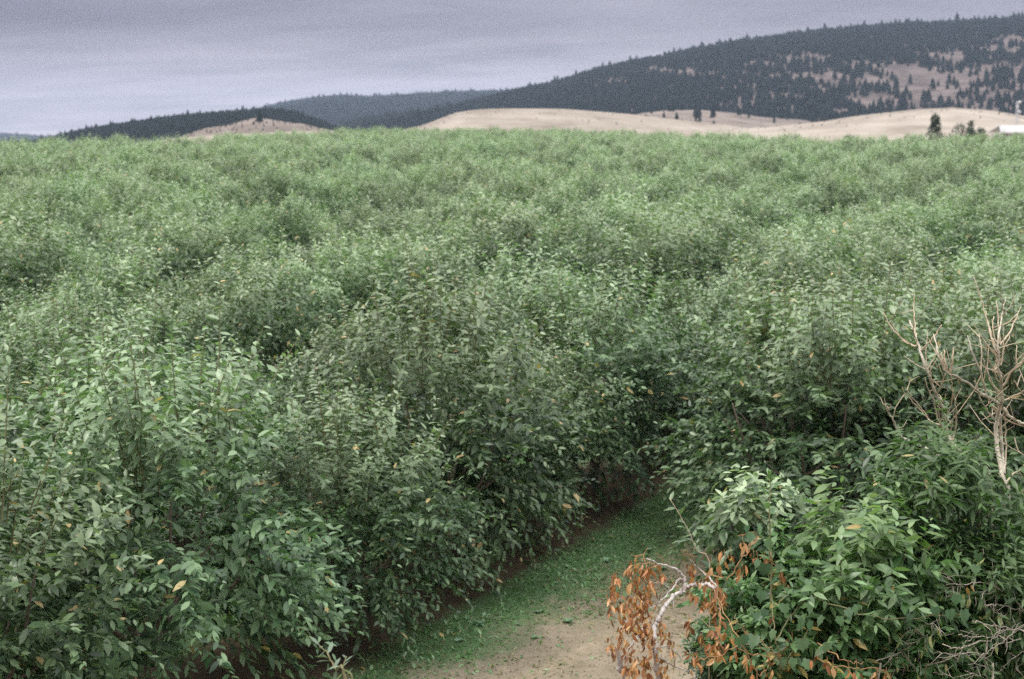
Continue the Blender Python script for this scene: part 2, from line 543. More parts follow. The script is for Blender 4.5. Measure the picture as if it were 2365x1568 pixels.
hill('far_ridge', 6500, [(-260, 290), (-100, 300), (0, 309), (110, 316), (260, 330)], 2200, 1500, M['dark_floor'], 6, seed=2, drop=4)
hill('blue_ridge', 4600, [(480, 330), (560, 275), (600, 252), (650, 239), (700, 231), (780, 223), (860, 227), (960, 223), (1050, 219),
                          (1160, 216), (1300, 224), (1500, 260)], 2000, 1500, M['dark_floor'], 8, seed=3, drop=6)
hill('main_ridge', 2700, [(700, 318), (780, 290), (850, 270), (930, 260), (1000, 250), (1080, 236), (1160, 218), (1250, 206), (1320, 191),
                          (1370, 174), (1450, 157), (1560, 134), (1680, 110), (1800, 94), (1900, 80), (2000, 70), (2100, 62), (2200, 59),
                          (2300, 52), (2364, 45), (2700, 5)], 1500, 1200, M['forest_floor'], 9, seed=4, cols=420, rows_=80, shape=1.15, drop=17)
hill('west_ridge', 1500, [(-200, 345), (60, 330), (110, 320), (160, 307), (200, 298), (300, 284), (400, 270), (500, 260), (600, 253),
                          (650, 254), (700, 266), (750, 284), (820, 310)], 480, 700, M['dark_floor'], 2, seed=5, drop=10, zbase=-2.0)
hill('golden_knoll', 980, [(400, 322), (450, 303), (480, 295), (520, 290), (560, 279), (590, 272), (620, 275), (660, 282), (700, 286), (740, 296), (800, 308), (860, 320)],
     300, 300, M['brown'], 1.5, seed=6)
hill('east_shoulder', 1900, [(2080, 275), (2150, 258), (2200, 238), (2260, 220), (2330, 208), (2400, 202), (2600, 190)], 620, 500, M['brown'], 3, seed=7)
hill('wooded_rise', 1350, [(1400, 300), (1440, 276), (1480, 263), (1540, 256), (1620, 255), (1700, 262), (1760, 271), (1850, 277), (1930, 290), (2000, 305)],
     420, 400, M['brown'], 1.5, seed=8)
hill('golden_strip', 640, [(300, 334), (400, 319), (500, 312), (600, 307), (700, 303), (800, 303), (900, 312), (1000, 325)], 200, 200, M['golden'], 0.4, seed=14)
hill('golden_field', 950, [(800, 325), (900, 308), (980, 289), (1050, 263), (1100, 256), (1150, 253), (1300, 253), (1450, 264), (1600, 280),
                           (1750, 298), (1900, 314), (2000, 325)], 540, 500, M['golden'], 2.4, seed=9)
hill('east_field', 860, [(1450, 325), (1560, 311), (1700, 300), (1800, 294), (1890, 285), (1970, 274), (2050, 266), (2130, 257), (2200, 253), (2290, 257),
                         (2364, 268), (2560, 285)], 520, 500, M['golden'], 2.6, seed=10)


def conifer_mesh(name, seed, tiers=6, sides=7):
    r = np.random.default_rng(seed)
    V, T_ = [], []
    n = 0
    for k in range(tiers):
        z0 = 0.12 + 0.82 * k / tiers
        rad = 0.24 * (1 - k / tiers) ** 0.8 + 0.03
        apex = [r.normal(0, 0.012), r.normal(0, 0.012), min(1.0, z0 + 0.30)]
        V.append(apex)
        a0 = r.uniform(0, 6.28)
        for s in range(sides * 2):
            a = a0 + s * math.pi / sides
            rr = rad * (r.uniform(0.8, 1.25) if s % 2 == 0 else r.uniform(0.35, 0.6))
            V.append([rr * math.cos(a), rr * math.sin(a), z0 + r.uniform(-0.03, 0.03) - (0.03 if s % 2 == 0 else 0)])
        for s in range(sides * 2):
            T_.append([n, n + 1 + s, n + 1 + (s + 1) % (sides * 2)])
        n += 1 + sides * 2
    V = np.array(V)
    return mesh_np(name, V, np.array(T_), M['conifer'], attrs={'rnd': r.random(len(V)), 'young': np.zeros(len(V))}, shade_smooth=False)


proto_coll = bpy.data.collections.new('conifer_forms')      # not linked to the scene: only instanced
for s in range(4):
    proto_coll.objects.link(bpy.data.objects.new('conifer_form', conifer_mesh('conifer_form', 40 + s)))


def scatter(name, pts, scales, coll, label=None, cat=None, kind='stuff', rotz=None, group=None):
    me = bpy.data.meshes.new(name)
    me.vertices.add(len(pts))
    me.vertices.foreach_set('co', np.ascontiguousarray(pts, dtype=np.float32).ravel())
    me.update()
    a = me.attributes.new('size', 'FLOAT_VECTOR', 'POINT')
    a.data.foreach_set('vector', np.ascontiguousarray(scales, dtype=np.float32).ravel())
    a = me.attributes.new('turn', 'FLOAT_VECTOR', 'POINT')
    rot = np.zeros((len(pts), 3), np.float32)
    rot[:, 2] = RNG.uniform(0, 6.28, len(pts)) if rotz is None else rotz
    a.data.foreach_set('vector', rot.ravel())
    o = bpy.data.objects.new(name, me)
    link(o, None, label, cat, group, kind)
    ng = bpy.data.node_groups.new(name, 'GeometryNodeTree')
    ng.interface.new_socket('Geometry', in_out='INPUT', socket_type='NodeSocketGeometry')
    ng.interface.new_socket('Geometry', in_out='OUTPUT', socket_type='NodeSocketGeometry')
    gi = ng.nodes.new('NodeGroupInput')
    go = ng.nodes.new('NodeGroupOutput')
    ip = ng.nodes.new('GeometryNodeInstanceOnPoints')
    ci = ng.nodes.new('GeometryNodeCollectionInfo')
    ci.inputs['Collection'].default_value = coll
    ci.inputs['Separate Children'].default_value = True
    ci.inputs['Reset Children'].default_value = True
    ip.inputs['Pick Instance'].default_value = True
    sz = ng.nodes.new('GeometryNodeInputNamedAttribute')
    sz.data_type = 'FLOAT_VECTOR'
    sz.inputs['Name'].default_value = 'size'
    tn = ng.nodes.new('GeometryNodeInputNamedAttribute')
    tn.data_type = 'FLOAT_VECTOR'
    tn.inputs['Name'].default_value = 'turn'
    L = ng.links.new
    L(gi.outputs[0], ip.inputs['Points'])
    L(ci.outputs[0], ip.inputs['Instance'])
    L(sz.outputs[0], ip.inputs['Scale'])
    L(tn.outputs[0], ip.inputs['Rotation'])
    L(ip.outputs[0], go.inputs[0])
    md = o.modifiers.new('scatter', 'NODES')
    md.node_group = ng
    return o


def on_hill(name, n, seed, tmin=0.15, tmax=1.04):
    """random points on a hill with their pixel position"""
    g, rows_ = HILLS[name]
    r = np.random.default_rng(seed)
    nr, nc = g.shape[:2]
    a = r.uniform(tmin * (rows_ - 1), min(tmax * (rows_ - 1), nr - 1.01), n)
    b = r.uniform(0, nc - 1.01, n)
    i, j = a.astype(int), b.astype(int)
    fa, fb = (a - i)[:, None], (b - j)[:, None]
    p = g[i, j] * (1 - fa) * (1 - fb) + g[i + 1, j] * fa * (1 - fb) + g[i, j + 1] * (1 - fa) * fb + g[i + 1, j + 1] * fa * fb
    u, v = to_pixel(p[:, 0], p[:, 1], p[:, 2])
    return p, u, v, r


def woods(hname, n, height, seed, keep=None, label='', tmin=0.2):
    p, u, v, r = on_hill(hname, n, seed, tmin)
    m = (u > -120) & (u < 2480)
    if keep is not None:
        m &= keep(u, v, p, r)
    p = p[m]
    hgt = height * r.uniform(0.65, 1.2, len(p)) * np.where(r.random(len(p)) < 0.03, 1.5, 1.0)
    wd = hgt * r.uniform(0.9, 1.3, len(p))
    p = p - np.array([0, 0, 0.3])
    return scatter('forest', p, np.stack([wd, wd, hgt], 1), proto_coll, label, None)


# clearings on the main ridge, read off the photograph and given as places on the slope
CLEAR = [(1580, 172, 55, 8), (1530, 166, 40, 6), (1780, 150, 50, 9), (1840, 138, 60, 9), (1880, 130, 40, 7), (1910, 178, 45, 12),
         (1830, 180, 60, 8), (2060, 165, 50, 9), (2090, 182, 60, 14), (2130, 210, 30, 26), (2185, 210, 26, 34), (2220, 230, 30, 28),
         (2010, 235, 60, 9), (2060, 228, 50, 8), (1955, 262, 30, 8), (2160, 240, 24, 16), (2240, 185, 40, 9), (2290, 160, 40, 10),
         (2330, 120, 45, 6), (2280, 115, 40, 6), (2350, 165, 40, 12), (2090, 105, 25, 6), (2210, 135, 26, 12), (1690, 252, 40, 5),
         (1990, 150, 30, 6), (2300, 215, 40, 14), (1500, 172, 34, 5), (1420, 190, 30, 4), (1700, 205, 50, 5), (1900, 210, 40, 7), (1950, 195, 36, 8), (2150, 130, 40, 7), (1800, 225, 50, 6), (2200, 180, 30, 10), (2020, 190, 30, 12), (2330, 95, 40, 6), (2250, 260, 50, 10), (1650, 182, 40, 6), (1740, 176, 36, 6), (2110, 235, 24, 14)]


def keep_main(u, v, p, r):
    k = np.ones(len(u), bool)
    for (a, b, ra, rb) in CLEAR:
        a, b, ra, rb = a, b, ra * 1.3, rb * 1.4
        d = ((u - a) / ra) ** 2 + ((v - b) / rb) ** 2 + 0.75 * vnoise(u / 13.0, v / 6.0, 77, 4)
        k &= ~((d < 1.0) & (r.random(len(u)) < 0.15 + 0.72 * np.clip((1.1 - d) * 1.3, 0, 1)))
    thin = smooth((u - 1850) / 250) * smooth((v - 110) / 60) * 0.45
    k &= r.random(len(u)) > thin
    return k


woods('far_ridge', 5000, 14, 1, label='pale blue wooded ridge at the far left horizon')
woods('blue_ridge', 16000, 13, 2, label='blue hazy forest on the long ridge behind the knoll')
woods('main_ridge', 27000, 11.0, 3, keep_main, 'dark conifer forest with bare clearings on the high ridge at right', tmin=0.1)
woods('west_ridge', 10000, 5.5, 4, tmin=0.25, label='dark conifer forest on the low ridge left of the brown knoll',
      keep=lambda u, v, p, r: r.random(len(u)) > 0.05)
woods('wooded_rise', 1500, 7.0, 5, label='dark conifers standing in a gully on the brown rise',
      keep=lambda u, v, p, r: (((np.abs(u - 1608) < 9) | (np.abs(u - 1640) < 9)) & (v > 258) & (r.random(len(u)) < 0.35)) | (r.random(len(u)) < 0.03))
woods('east_shoulder', 3800, 8.5, 6, label='dark conifers spilling down the brown shoulder behind the white mast',
      keep=lambda u, v, p, r: (((u > 2270) & (v > 232 + 0.0 * u) & (v < 268)) & (r.random(len(u)) < 0.9)) | ((np.abs(u - 2215) < 9) & (v > 240)) | ((np.abs(u - 2190) < 6) & (v > 244)) | ((u > 2320) & (v > 222)) | (r.random(len(u)) < 0.015), tmin=0.1)

woods('golden_knoll', 260, 1.6, 31, label='low dark scrub dotted over the brown knoll', tmin=0.3)
woods('golden_field', 150, 1.1, 32, label='sparse scrub on the central dry field', tmin=0.5)
woods('east_field', 190, 1.1, 33, label='sparse scrub on the eastern dry field', tmin=0.5)
conifer_single = [conifer_mesh('lone_conifer', 60 + s, 8, 9) for s in range(2)]


def lone_conifer(px, row, hname, height, label, group=None):
    g, rows_ = HILLS[hname]
    flat = g[:rows_ + 1].reshape(-1, 3)
    u, v = to_pixel(flat[:, 0], flat[:, 1], flat[:, 2])
    k = int(np.argmin((u - px) ** 2 + (v - row) ** 2))
    root = empty('conifer_tree', flat[k] - np.array([0, 0, 0.3]), label, 'tree', group)
    c = add('crown', conifer_single[px % 2], root)
    c.scale = (height * 1.1, height * 1.1, height)
    c.rotation_euler = (0, 0, px)
    mm = Mesh()
    mm.tube([(0, 0, -0.5), (0, 0, height * 0.2), (0, 0, height * 0.55)], height * 0.022, height * 0.01, 5)
    add('trunk', mm.mesh('trunk', M['bark']), root)


SKY = 'tall conifers breaking the ridge skyline'
lone_conifer(600, 283, 'golden_knoll', 9, 'lone dark conifer on the brown knoll at left')
lone_conifer(1562, 276, 'wooded_rise', 7, 'small dark conifer left of the gully on the brown rise')
lone_conifer(1505, 262, 'wooded_rise', 4, 'tiny dark conifer on the left crest of the brown rise')
for px, row, hh, lb in [(1232, 206, 15, 'pointed conifer low on the left end of the high ridge skyline'),
                        (1468, 153, 17, 'pointed conifer on the ridge skyline above the first pale clearing'),
                        (1655, 114, 15, 'slim conifer on the skyline where the high ridge steepens'),
                        (1905, 80, 20, 'tallest conifer on the ridge skyline'),
                        (1992, 71, 18, 'conifer on the skyline just right of the tallest one'),
                        (1748, 101, 15, 'conifer on the skyline midway up the high ridge'),
                        (2055, 66, 15, 'conifer on the ridge skyline left of the bushy skyline tree'),
                        (2210, 59, 24, 'broad dark bushy conifer on the skyline near the right edge')]:
    lone_conifer(px, row, 'main_ridge', hh, lb, SKY)
for px, row, hh, lb in [(432, 266, 10, 'spindly conifer sticking up from the low left ridge'),
                        (258, 289, 8, 'conifer on the low left ridge near its left end')]:
    lone_conifer(px, row, 'west_ridge', hh, lb, SKY)

# ------------------------------------------------------------------ leaves
# template: x across, y along (0..1), z out of the blade
OVATE = (np.array([[0, 0, 0], [-0.40, 0.28, 0.07], [0, 0.28, 0.0], [0.40, 0.28, 0.07], [-0.42, 0.62, 0.08], [0, 0.62, 0.0], [0.42, 0.62, 0.08], [0, 1.0, 0.0]]),
         np.array([[0, 2, 1], [0, 3, 2], [1, 2, 5], [1, 5, 4], [2, 3, 6], [2, 6, 5], [4, 5, 7], [5, 6, 7]]))
SIMPLE = (np.array([[0, 0, 0], [-0.42, 0.48, 0.08], [0.42, 0.48, 0.08], [0, 1.0, 0.0], [0, 0.48, 0.0]]),
          np.array([[0, 4, 1], [0, 2, 4], [1, 4, 3], [4, 2, 3]]))
DIAMOND = (np.array([[0, 0, 0], [-0.45, 0.5, 0.05], [0.45, 0.5, 0.05], [0, 1.0, 0.0]]), np.array([[0, 2, 1], [1, 2, 3]]))
BLADE = (np.array([[-0.5, 0, 0], [0.5, 0, 0], [-0.4, 0.55, 0.0], [0.4, 0.55, 0.0], [0, 1, 0.0]]), np.array([[0, 1, 3], [0, 3, 2], [2, 3, 4]]))
# lobed vine leaf, a fan of triangles round its middle
_lo = [(0.0, 0.0), (0.22, -0.10), (0.46, 0.02), (0.40, 0.18), (0.62, 0.38), (0.40, 0.44), (0.36, 0.62), (0.16, 0.70), (0.0, 1.0)]
_pts = _lo + [(-a, b) for a, b in _lo[-2:0:-1]]
LOBED = (np.array([[0, 0.36, 0.0]] + [[a, b, 0.06 + 0.10 * abs(a)] for a, b in _pts]),
         np.array([[0, 1 + k, 1 + (k + 1) % len(_pts)] for k in range(len(_pts))]))
# curled dry leaf
CURL = (np.array([[0, 0, 0], [-0.26, 0.25, 0.20], [0, 0.28, 0.0], [0.30, 0.22, 0.16], [-0.20, 0.62, 0.34], [0.05, 0.66, 0.05], [0.30, 0.55, 0.26], [0.12, 1.0, 0.28]]), OVATE[1])


def unit(a):
    return a / (np.linalg.norm(a, axis=-1, keepdims=True) + 1e-9)


def leaf_frames(D, tilt):
    """normal as near straight up as the leaf direction allows, rolled by tilt"""
    D = unit(D)
    S = unit(np.cross(D, np.broadcast_to(UP, D.shape)))
    N = np.cross(S, D)
    c, s = np.cos(tilt)[:, None], np.sin(tilt)[:, None]
    N2 = N * c + S * s
    S2 = np.cross(D, N2)
    return D, S2, N2


def leaves_mesh(name, lv, mat, template, idx=None):
    Pn, D, S, N, L, W, dr, rnd, yg = [lv[k] if idx is None else lv[k][idx] for k in ('P', 'D', 'S', 'N', 'L', 'W', 'droop', 'rnd', 'young')]
    tv, tf = template
    n, k = len(Pn), len(tv)
    x = tv[None, :, 0] * W[:, None]
    y = tv[None, :, 1] * L[:, None]
    z = tv[None, :, 2] * W[:, None] - dr[:, None] * tv[None, :, 1] ** 2 * L[:, None]
    V = Pn[:, None, :] + x[..., None] * S[:, None, :] + y[..., None] * D[:, None, :] + z[..., None] * N[:, None, :]
    Fc = (tf[None] + (np.arange(n) * k)[:, None, None]).reshape(-1, 3)
    return mesh_np(name, V.reshape(-1, 3), Fc, mat, {'rnd': np.repeat(rnd, k), 'young': np.repeat(yg, k)})


def crown(seed, shoots, per, leaf_len, rad=(2.05, 2.05, 1.95), cz=2.35, width=0.44, top_len=(0.75, 1.35), side_len=(0.5, 1.0),
          floor=0.3, drop=0.55, low=-0.9, lobes=True, young_light_amt=0.8, inner=0.3, nlobe=15, deep=0.48, pull=0.22, flatness=0.55):
    """leafy shoots growing out of an uneven envelope; returns leaf arrays and shoot paths"""
    r = np.random.default_rng(seed)
    az = r.uniform(0, 2 * np.pi, shoots)
    sn = r.uniform(low, 1.0, shoots)
    cs = np.sqrt(np.clip(1 - sn * sn, 0, 1))
    E = np.stack([np.cos(az) * cs, np.sin(az) * cs, sn], 1)
    lob = 1.0
    if lobes:
        c = unit(r.normal(0, 1, (nlobe, 3)) + np.array([0, 0, 0.35]))
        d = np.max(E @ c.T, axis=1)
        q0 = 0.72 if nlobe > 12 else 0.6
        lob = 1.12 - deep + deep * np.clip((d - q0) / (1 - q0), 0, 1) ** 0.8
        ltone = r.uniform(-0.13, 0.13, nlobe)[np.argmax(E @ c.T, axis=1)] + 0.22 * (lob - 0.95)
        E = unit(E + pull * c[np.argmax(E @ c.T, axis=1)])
    else:
        ltone = np.zeros(shoots)
    R = np.array(rad)
    fr = np.where(r.random(shoots) < inner, r.uniform(0.3, 0.75, shoots), r.uniform(0.66, 0.9, shoots)) * lob
    B = E * R * fr[:, None] + np.array([0, 0, cz])
    up = smooth((sn - 0.15) / 0.7)
    Ln = r.uniform(*side_len, shoots) * (1 - up) + r.uniform(*top_len, shoots) * up * np.where(r.random(shoots) < 0.25, 1.15, 0.75)
    Dr = unit(E * np.array([1, 1, 0.8]) * 0.9 + np.stack([np.zeros(shoots), np.zeros(shoots), 0.45 + 0.75 * up], 1) + r.normal(0, 0.22, (shoots, 3)))
    K = per
    t = (np.arange(K)[None, :] + r.uniform(0, 1, (shoots, K))) / K
    sag = (1 - up) * 0.28 + 0.02
    C = B[:, None, :] + Dr[:, None, :] * (t * Ln[:, None])[..., None]
    C[..., 2] -= sag[:, None] * t ** 2 * Ln[:, None] * 1.4
    # alternate leaves, spreading sideways from the shoot and hanging
    side = unit(np.cross(Dr, UP + 0.2 * r.normal(0, 1, (shoots, 3))))
    oth = np.cross(side, Dr)
    ph = (np.arange(K)[None, :] * 2.4 + r.uniform(0, 6.28, (shoots, 1)) + r.normal(0, 0.35, (shoots, K)))
    flat = (1 - up)[:, None] * flatness
    rad_dir = side[:, None, :] * np.cos(ph)[..., None] + oth[:, None, :] * (np.sin(ph) * (1 - flat))[..., None]
    LD = unit(rad_dir * 1.0 + Dr[:, None, :] * (0.35 + 0.5 * t)[..., None])
    LD[..., 2] -= drop * r.uniform(0.3, 1.3, (shoots, K)) * (1 - 0.45 * t)
    LD = unit(LD)
    sz = leaf_len * r.uniform(0.55, 1.28, (shoots, K)) * (1 - 0.45 * t ** 3)
    Pn = C.reshape(-1, 3)
    D, S, N = leaf_frames(LD.reshape(-1, 3), r.normal(0, 0.45, shoots * K))
    L = sz.ravel()
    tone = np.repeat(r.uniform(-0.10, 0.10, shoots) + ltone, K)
    yg = (up[:, None] * young_light_amt * (0.35 + 0.65 * t) * r.uniform(0.45, 1.15, (shoots, 1))).ravel()  # upper shoots paler: young growth plus top light painted into leaf colour
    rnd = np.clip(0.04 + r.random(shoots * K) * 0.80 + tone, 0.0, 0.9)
    odd = r.random(shoots * K) < 0.008
    rnd[odd] = 0.995
    lv = dict(P=Pn, D=D, S=S, N=N, L=L, W=L * width * r.uniform(0.85, 1.15, len(L)), droop=r.uniform(0.05, 0.35, len(L)), rnd=rnd, young=yg)
    keep = Pn[:, 2] > floor + 0.3 * np.sin(Pn[:, 0] * 2.1 + seed) * np.cos(Pn[:, 1] * 1.7)
    lv = {k: v[keep] for k, v in lv.items()}
    paths = [B, Dr, Ln, sag, up]
    return lv, paths


def shoot_stems(paths, choose, mat, name='shoots'):
    B, Dr, Ln, sag, up = paths
    mm = Mesh()
    for i in choose:
        t = np.linspace(-0.25, 1, 4)
        c = B[i] + Dr[i] * (t * Ln[i])[:, None]
        c[:, 2] -= sag[i] * np.clip(t, 0, 1) ** 2 * Ln[i] * 1.4
        mm.tube(c, 0.011, 0.004, 3, cap=False)
    return mm.mesh(name, mat)


def limbs(seed, z_top=2.6, spread=1.3, n=7, r0=0.075):
    r = np.random.default_rng(seed)
    tr = Mesh()
    tr.tube([(0, 0, -0.3), (0.01, 0.02, 0.2), (0.02, 0.0, 0.75)], [r0 * 1.5, r0 * 1.2, r0 * 1.1], 0, 8)
    br = Mesh()
    for k in range(n):
        a = k * 2 * math.pi / n + r.uniform(-0.3, 0.3)
        s = spread * r.uniform(0.7, 1.1)
        top = z_top * r.uniform(0.85, 1.15)
        ps = spline([(0.02, 0, 0.6 + 0.02 * k), (0.35 * s * math.cos(a), 0.35 * s * math.sin(a), 1.1), (0.75 * s * math.cos(a + .1), 0.75 * s * math.sin(a + .1), top * 0.65),
                     (s * math.cos(a + .05), s * math.sin(a + .05), top)], 3)
        br.tube(ps, r0 * 0.62, 0.012, 5)
        for _ in range(2):
            j = r.integers(4, len(ps) - 2)
            e = ps[j] + unit(np.array([math.cos(a + r.uniform(-1, 1)), math.sin(a + r.uniform(-1, 1)), 0.6])) * r.uniform(0.5, 0.9)
            br.tube([ps[j], (ps[j] + e) / 2 + np.array([0, 0, -0.04]), e], 0.02, 0.007, 4)
    return tr.mesh('trunk', M['bark']), br.mesh('branches', M['bark'])


# single leaves that can be picked apart: a few shared meshes, one unit long
def unit_leaf(name, mat, template, width, droop, rnd, young=0.0):
    lv = dict(P=np.zeros((1, 3)), D=np.array([[0, 1.0, 0]]), S=np.array([[1.0, 0, 0]]), N=np.array([[0, 0, 1.0]]), L=np.ones(1),
              W=np.array([width]), droop=np.array([droop]), rnd=np.array([rnd]), young=np.array([young]))
    return leaves_mesh(name, lv, mat, template)


def leaf_set(name, mat, template, width, n=5, droops=(0.1, 0.35)):
    return [unit_leaf(name, mat, template, width * random.uniform(0.88, 1.12), random.uniform(*droops), (k + 0.5) / n * 0.9) for k in range(n)]


LEAF = {'cherry': leaf_set('cherry_leaf', M['cherry_leaf'], OVATE, 0.44), 'shrub': leaf_set('shrub_leaf', M['shrub_leaf'], OVATE, 0.40),
        'narrow': leaf_set('narrow_leaf', M['narrow_leaf'], OVATE, 0.24), 'vine': leaf_set('vine_leaf', M['vine_leaf'], LOBED, 0.95),
        'dead': leaf_set('dead_leaf', M['dead_leaf'], CURL, 0.66, 6, (0.0, 0.5)), 'wilted': leaf_set('wilted_leaf', M['wilted_leaf'], CURL, 0.55, 5, (0.1, 0.6)),
        'silver': leaf_set('silver_leaf', M['silver_leaf'], OVATE, 0.30)}
N_LEAF = [0]


def put_leaf(parent, kind, p, D, S, N, L, k=None):
    N_LEAF[0] += 1
    me = LEAF[kind][(N_LEAF[0] if k is None else k) % len(LEAF[kind])]
    o = bpy.data.objects.new('leaf', me)
    m = Matrix(((S[0] * L, D[0] * L, N[0] * L, p[0]), (S[1] * L, D[1] * L, N[1] * L, p[1]), (S[2] * L, D[2] * L, N[2] * L, p[2]), (0, 0, 0, 1)))
    COL.objects.link(o)
    o.parent = parent
    o.matrix_local = m
    return o


def pick_outer(lv, n, seed, centre, rad, toward=(0, -1, 0.45)):
    r = np.random.default_rng(seed)
    q_ = (lv['P'] - np.array(centre)) / np.array(rad)
    dist = np.linalg.norm(q_, axis=1)
    face = unit(q_) @ unit(np.array(toward, float))
    cand = np.where((face > 0.35) & (dist > 0.8))[0]
    if len(cand) > n:
        cand = r.choice(cand, n, replace=False)
    return cand


# ------------------------------------------------------------------ the orchard
LEAFLEN = 0.19
near_forms = []
for s in range(3):
    lv, paths = crown(100 + s, 760, 19, LEAFLEN * 0.9, side_len=(0.7, 1.2), cz=2.15, rad=(2.1, 2.1, 1.95), drop=0.62, flatness=0.75, inner=0.3, nlobe=17, deep=0.56, pull=0.32, young_light_amt=0.66)  # less pale than farther crowns: foreground darkness put into leaf colour
    sel = pick_outer(lv, 150, 7 + s, (0, 0, 2.15), (2.1, 2.1, 1.95))
    rest = np.setdiff1d(np.arange(len(lv['P'])), sel)
    cm = leaves_mesh('crown_near', lv, M['cherry_leaf'], OVATE, rest)
    topsh = np.where(paths[4] > 0.8)[0][:70]
    sm = shoot_stems(paths, topsh, M['green_twig'])
    tm, bm_ = limbs(s)
    near_forms.append(dict(lv=lv, sel=sel, crown=cm, shoots=sm, trunk=tm, limbs=bm_))
mid_forms = []
for s in range(5):
    lv, paths = crown(200 + s, 600, 14, LEAFLEN * 1.12, nlobe=16, deep=0.66, pull=0.36, top_len=(0.55, 1.15), side_len=(0.45, 0.85), young_light_amt=1.0)
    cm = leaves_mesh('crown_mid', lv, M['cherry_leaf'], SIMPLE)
    tm, bm_ = limbs(20 + s)
    mid_forms.append(dict(crown=cm, trunk=tm, limbs=bm_))
far_forms = bpy.data.collections.new('far_tree_forms')        # not linked to the scene: only instanced
for s in range(5):
    lv, paths = crown(300 + s, 400, 11, LEAFLEN * 1.4, nlobe=14, deep=0.68, pull=0.38, top_len=(0.55, 1.15), side_len=(0.45, 0.85), young_light_amt=1.0)
    cm = leaves_mesh('crown_far', lv, M['cherry_leaf'], DIAMOND)
    far_forms.objects.link(bpy.data.objects.new('far_tree_form', cm))

ROW_DIR = np.array([0.479, 0.878])
ROW_NRM = np.array([-0.878, 0.479])
ORIGIN = np.array([-0.33, 27.12])
spots = []
tr_ = np.random.default_rng(21)
for k in range(-2, 80):                      # k = -1 is the row right of the alley, 0 the row left of it
    for j in range(-8, 160):
        off = 5.8 * k
        if k < 0:
            off += 0.3
        q_ = ORIGIN + ROW_NRM * off + ROW_DIR * (3.45 * j + (0.9 * ((k + 1) % 3)) + 0.4)
        x, y = q_ + tr_.normal(0, 0.24, 2)
        sc = tr_.uniform(0.78, 1.18)
        yaw, gap, vr = tr_.uniform(0, 6.28), tr_.random(), tr_.integers(0, 1000)
        if y < 10:
            continue
        if abs(x) > 0.372 * y + 3.4:
            continue
        if k <= -1 and (y < 26.3 or (k == -1 and y < 27.6)):
            continue
        if k <= -1 and y < 36:
            sc *= 1.16
        if y > orchard_limit(x, y):
            continue
        if gap < 0.045 and y > 38:
            continue
        if gap < 0.14 and y > 30:
            sc *= 0.8
        spots.append((math.hypot(x, y), x, y, k, j, sc, yaw, vr))
spots.append((25.7, 5.45, 25.2, -1, -6, 1.20, 2.6, 1))
spots.append((26.9, 9.0, 25.0, -1, -5, 1.22, 1.0, 1))
spots.append((29.5, 11.6, 27.1, -2, -5, 1.06, 3.0, 2))
spots.sort()


def ordinal(n):
    return ['nearest', 'second', 'third', 'fourth', 'fifth', 'sixth', 'seventh', 'eighth', 'ninth', 'tenth', 'eleventh', 'twelfth', 'thirteenth', 'fourteenth'][n]


row_words = {-2: 'in the second row right of the alley', -1: 'in the row right of the grass alley', 0: 'in the row left of the grass alley', 1: 'in the second row left of the alley',
             2: 'in the third row left of the alley', 3: 'in the fourth row left of the alley', 4: 'in the fifth row left of the alley',
             5: 'in the sixth row left of the alley'}
count_row = {}
N_INDIV = 300
for n, (dist, x, y, k, j, sc, yaw, vr) in enumerate(spots[:N_INDIV]):
    c = count_row.get(k, 0)
    count_row[k] = c + 1
    if k in (-1, 0, 1) and c < 12:
        label = f'bushy green cherry tree, {ordinal(c)} {row_words[k]}'
    elif k in row_words:
        label = f'green cherry tree {row_words[k]}, crown merged with its neighbours'
    elif k < 10:
        label = 'green cherry tree in the rows just beyond the near orchard rows'
    else:
        label = 'green cherry tree in the soft middle distance of the orchard'
    root = empty('cherry_tree', (x, y, float(ground_z(x, y))), label, 'tree', 'cherry trees in the orchard rows')
    near = dist < 38
    root.scale = (sc, sc, sc * (1.0 + 0.06 * math.sin(vr)))
    if near:
        form = near_forms[vr % 3]
        root.rotation_euler = (0, 0, math.atan2(-x, y) + (yaw / 6.28 - 0.5) * 0.9)
        add('crown', form['crown'], root, kind='stuff')
        add('shoots', form['shoots'], root, kind='stuff')
        add('trunk', form['trunk'], root)
        add('branches', form['limbs'], root, kind='stuff')
        if n < 13:
            lv = form['lv']
            for i in form['sel']:
                put_leaf(root, 'cherry', lv['P'][i], lv['D'][i], lv['S'][i], lv['N'][i], lv['L'][i])
    else:
        form = mid_forms[vr % 5]
        root.rotation_euler = (0, 0, yaw)
        add('crown', form['crown'], root, kind='stuff')
        add('trunk', form['trunk'], root)

far_pts = np.array([[s[1], s[2], float(ground_z(s[1], s[2]))] for s in spots[N_INDIV:]])
far_sc = np.array([s[5] for s in spots[N_INDIV:]])
scatter('orchard_canopy', far_pts, np.stack([far_sc * 1.05, far_sc * 1.05, far_sc], 1), far_forms,
        'distant cherry trees merging into one green canopy up to the dry hills', None)
print('trees', len(spots))


# ------------------------------------------------------------------ alley grass, weeds and fallen leaves
def scatter_ground(n, xr, yr, seed, mask):
    r = np.random.default_rng(seed)
    x = r.uniform(*xr, n)
    y = r.uniform(*yr, n)
    m = mask(x, y, r)
    return x[m], y[m], r


def row_dist(x, y):
    nn = -0.878 * x + 0.479 * y
    return np.abs(((nn - 13.42 + 2.9) % 5.8) - 2.9)


def dry_line(x, y):
    return 0.811 * (x + 1.5) - 0.584 * (y - 20.37)


def grass_mask(x, y, r):
    j = vnoise(x * 2.2, y * 2.2, 5, 3)
    a = row_dist(x, y) + 0.3 * j > 1.3
    d = dry_line(x, y) + 0.9 * vnoise(x * 1.4, y * 1.4, 8, 4)
    b = r.random(len(x)) < np.clip(0.80 - 0.9 * d, 0.06, 1.0)
    return a & b


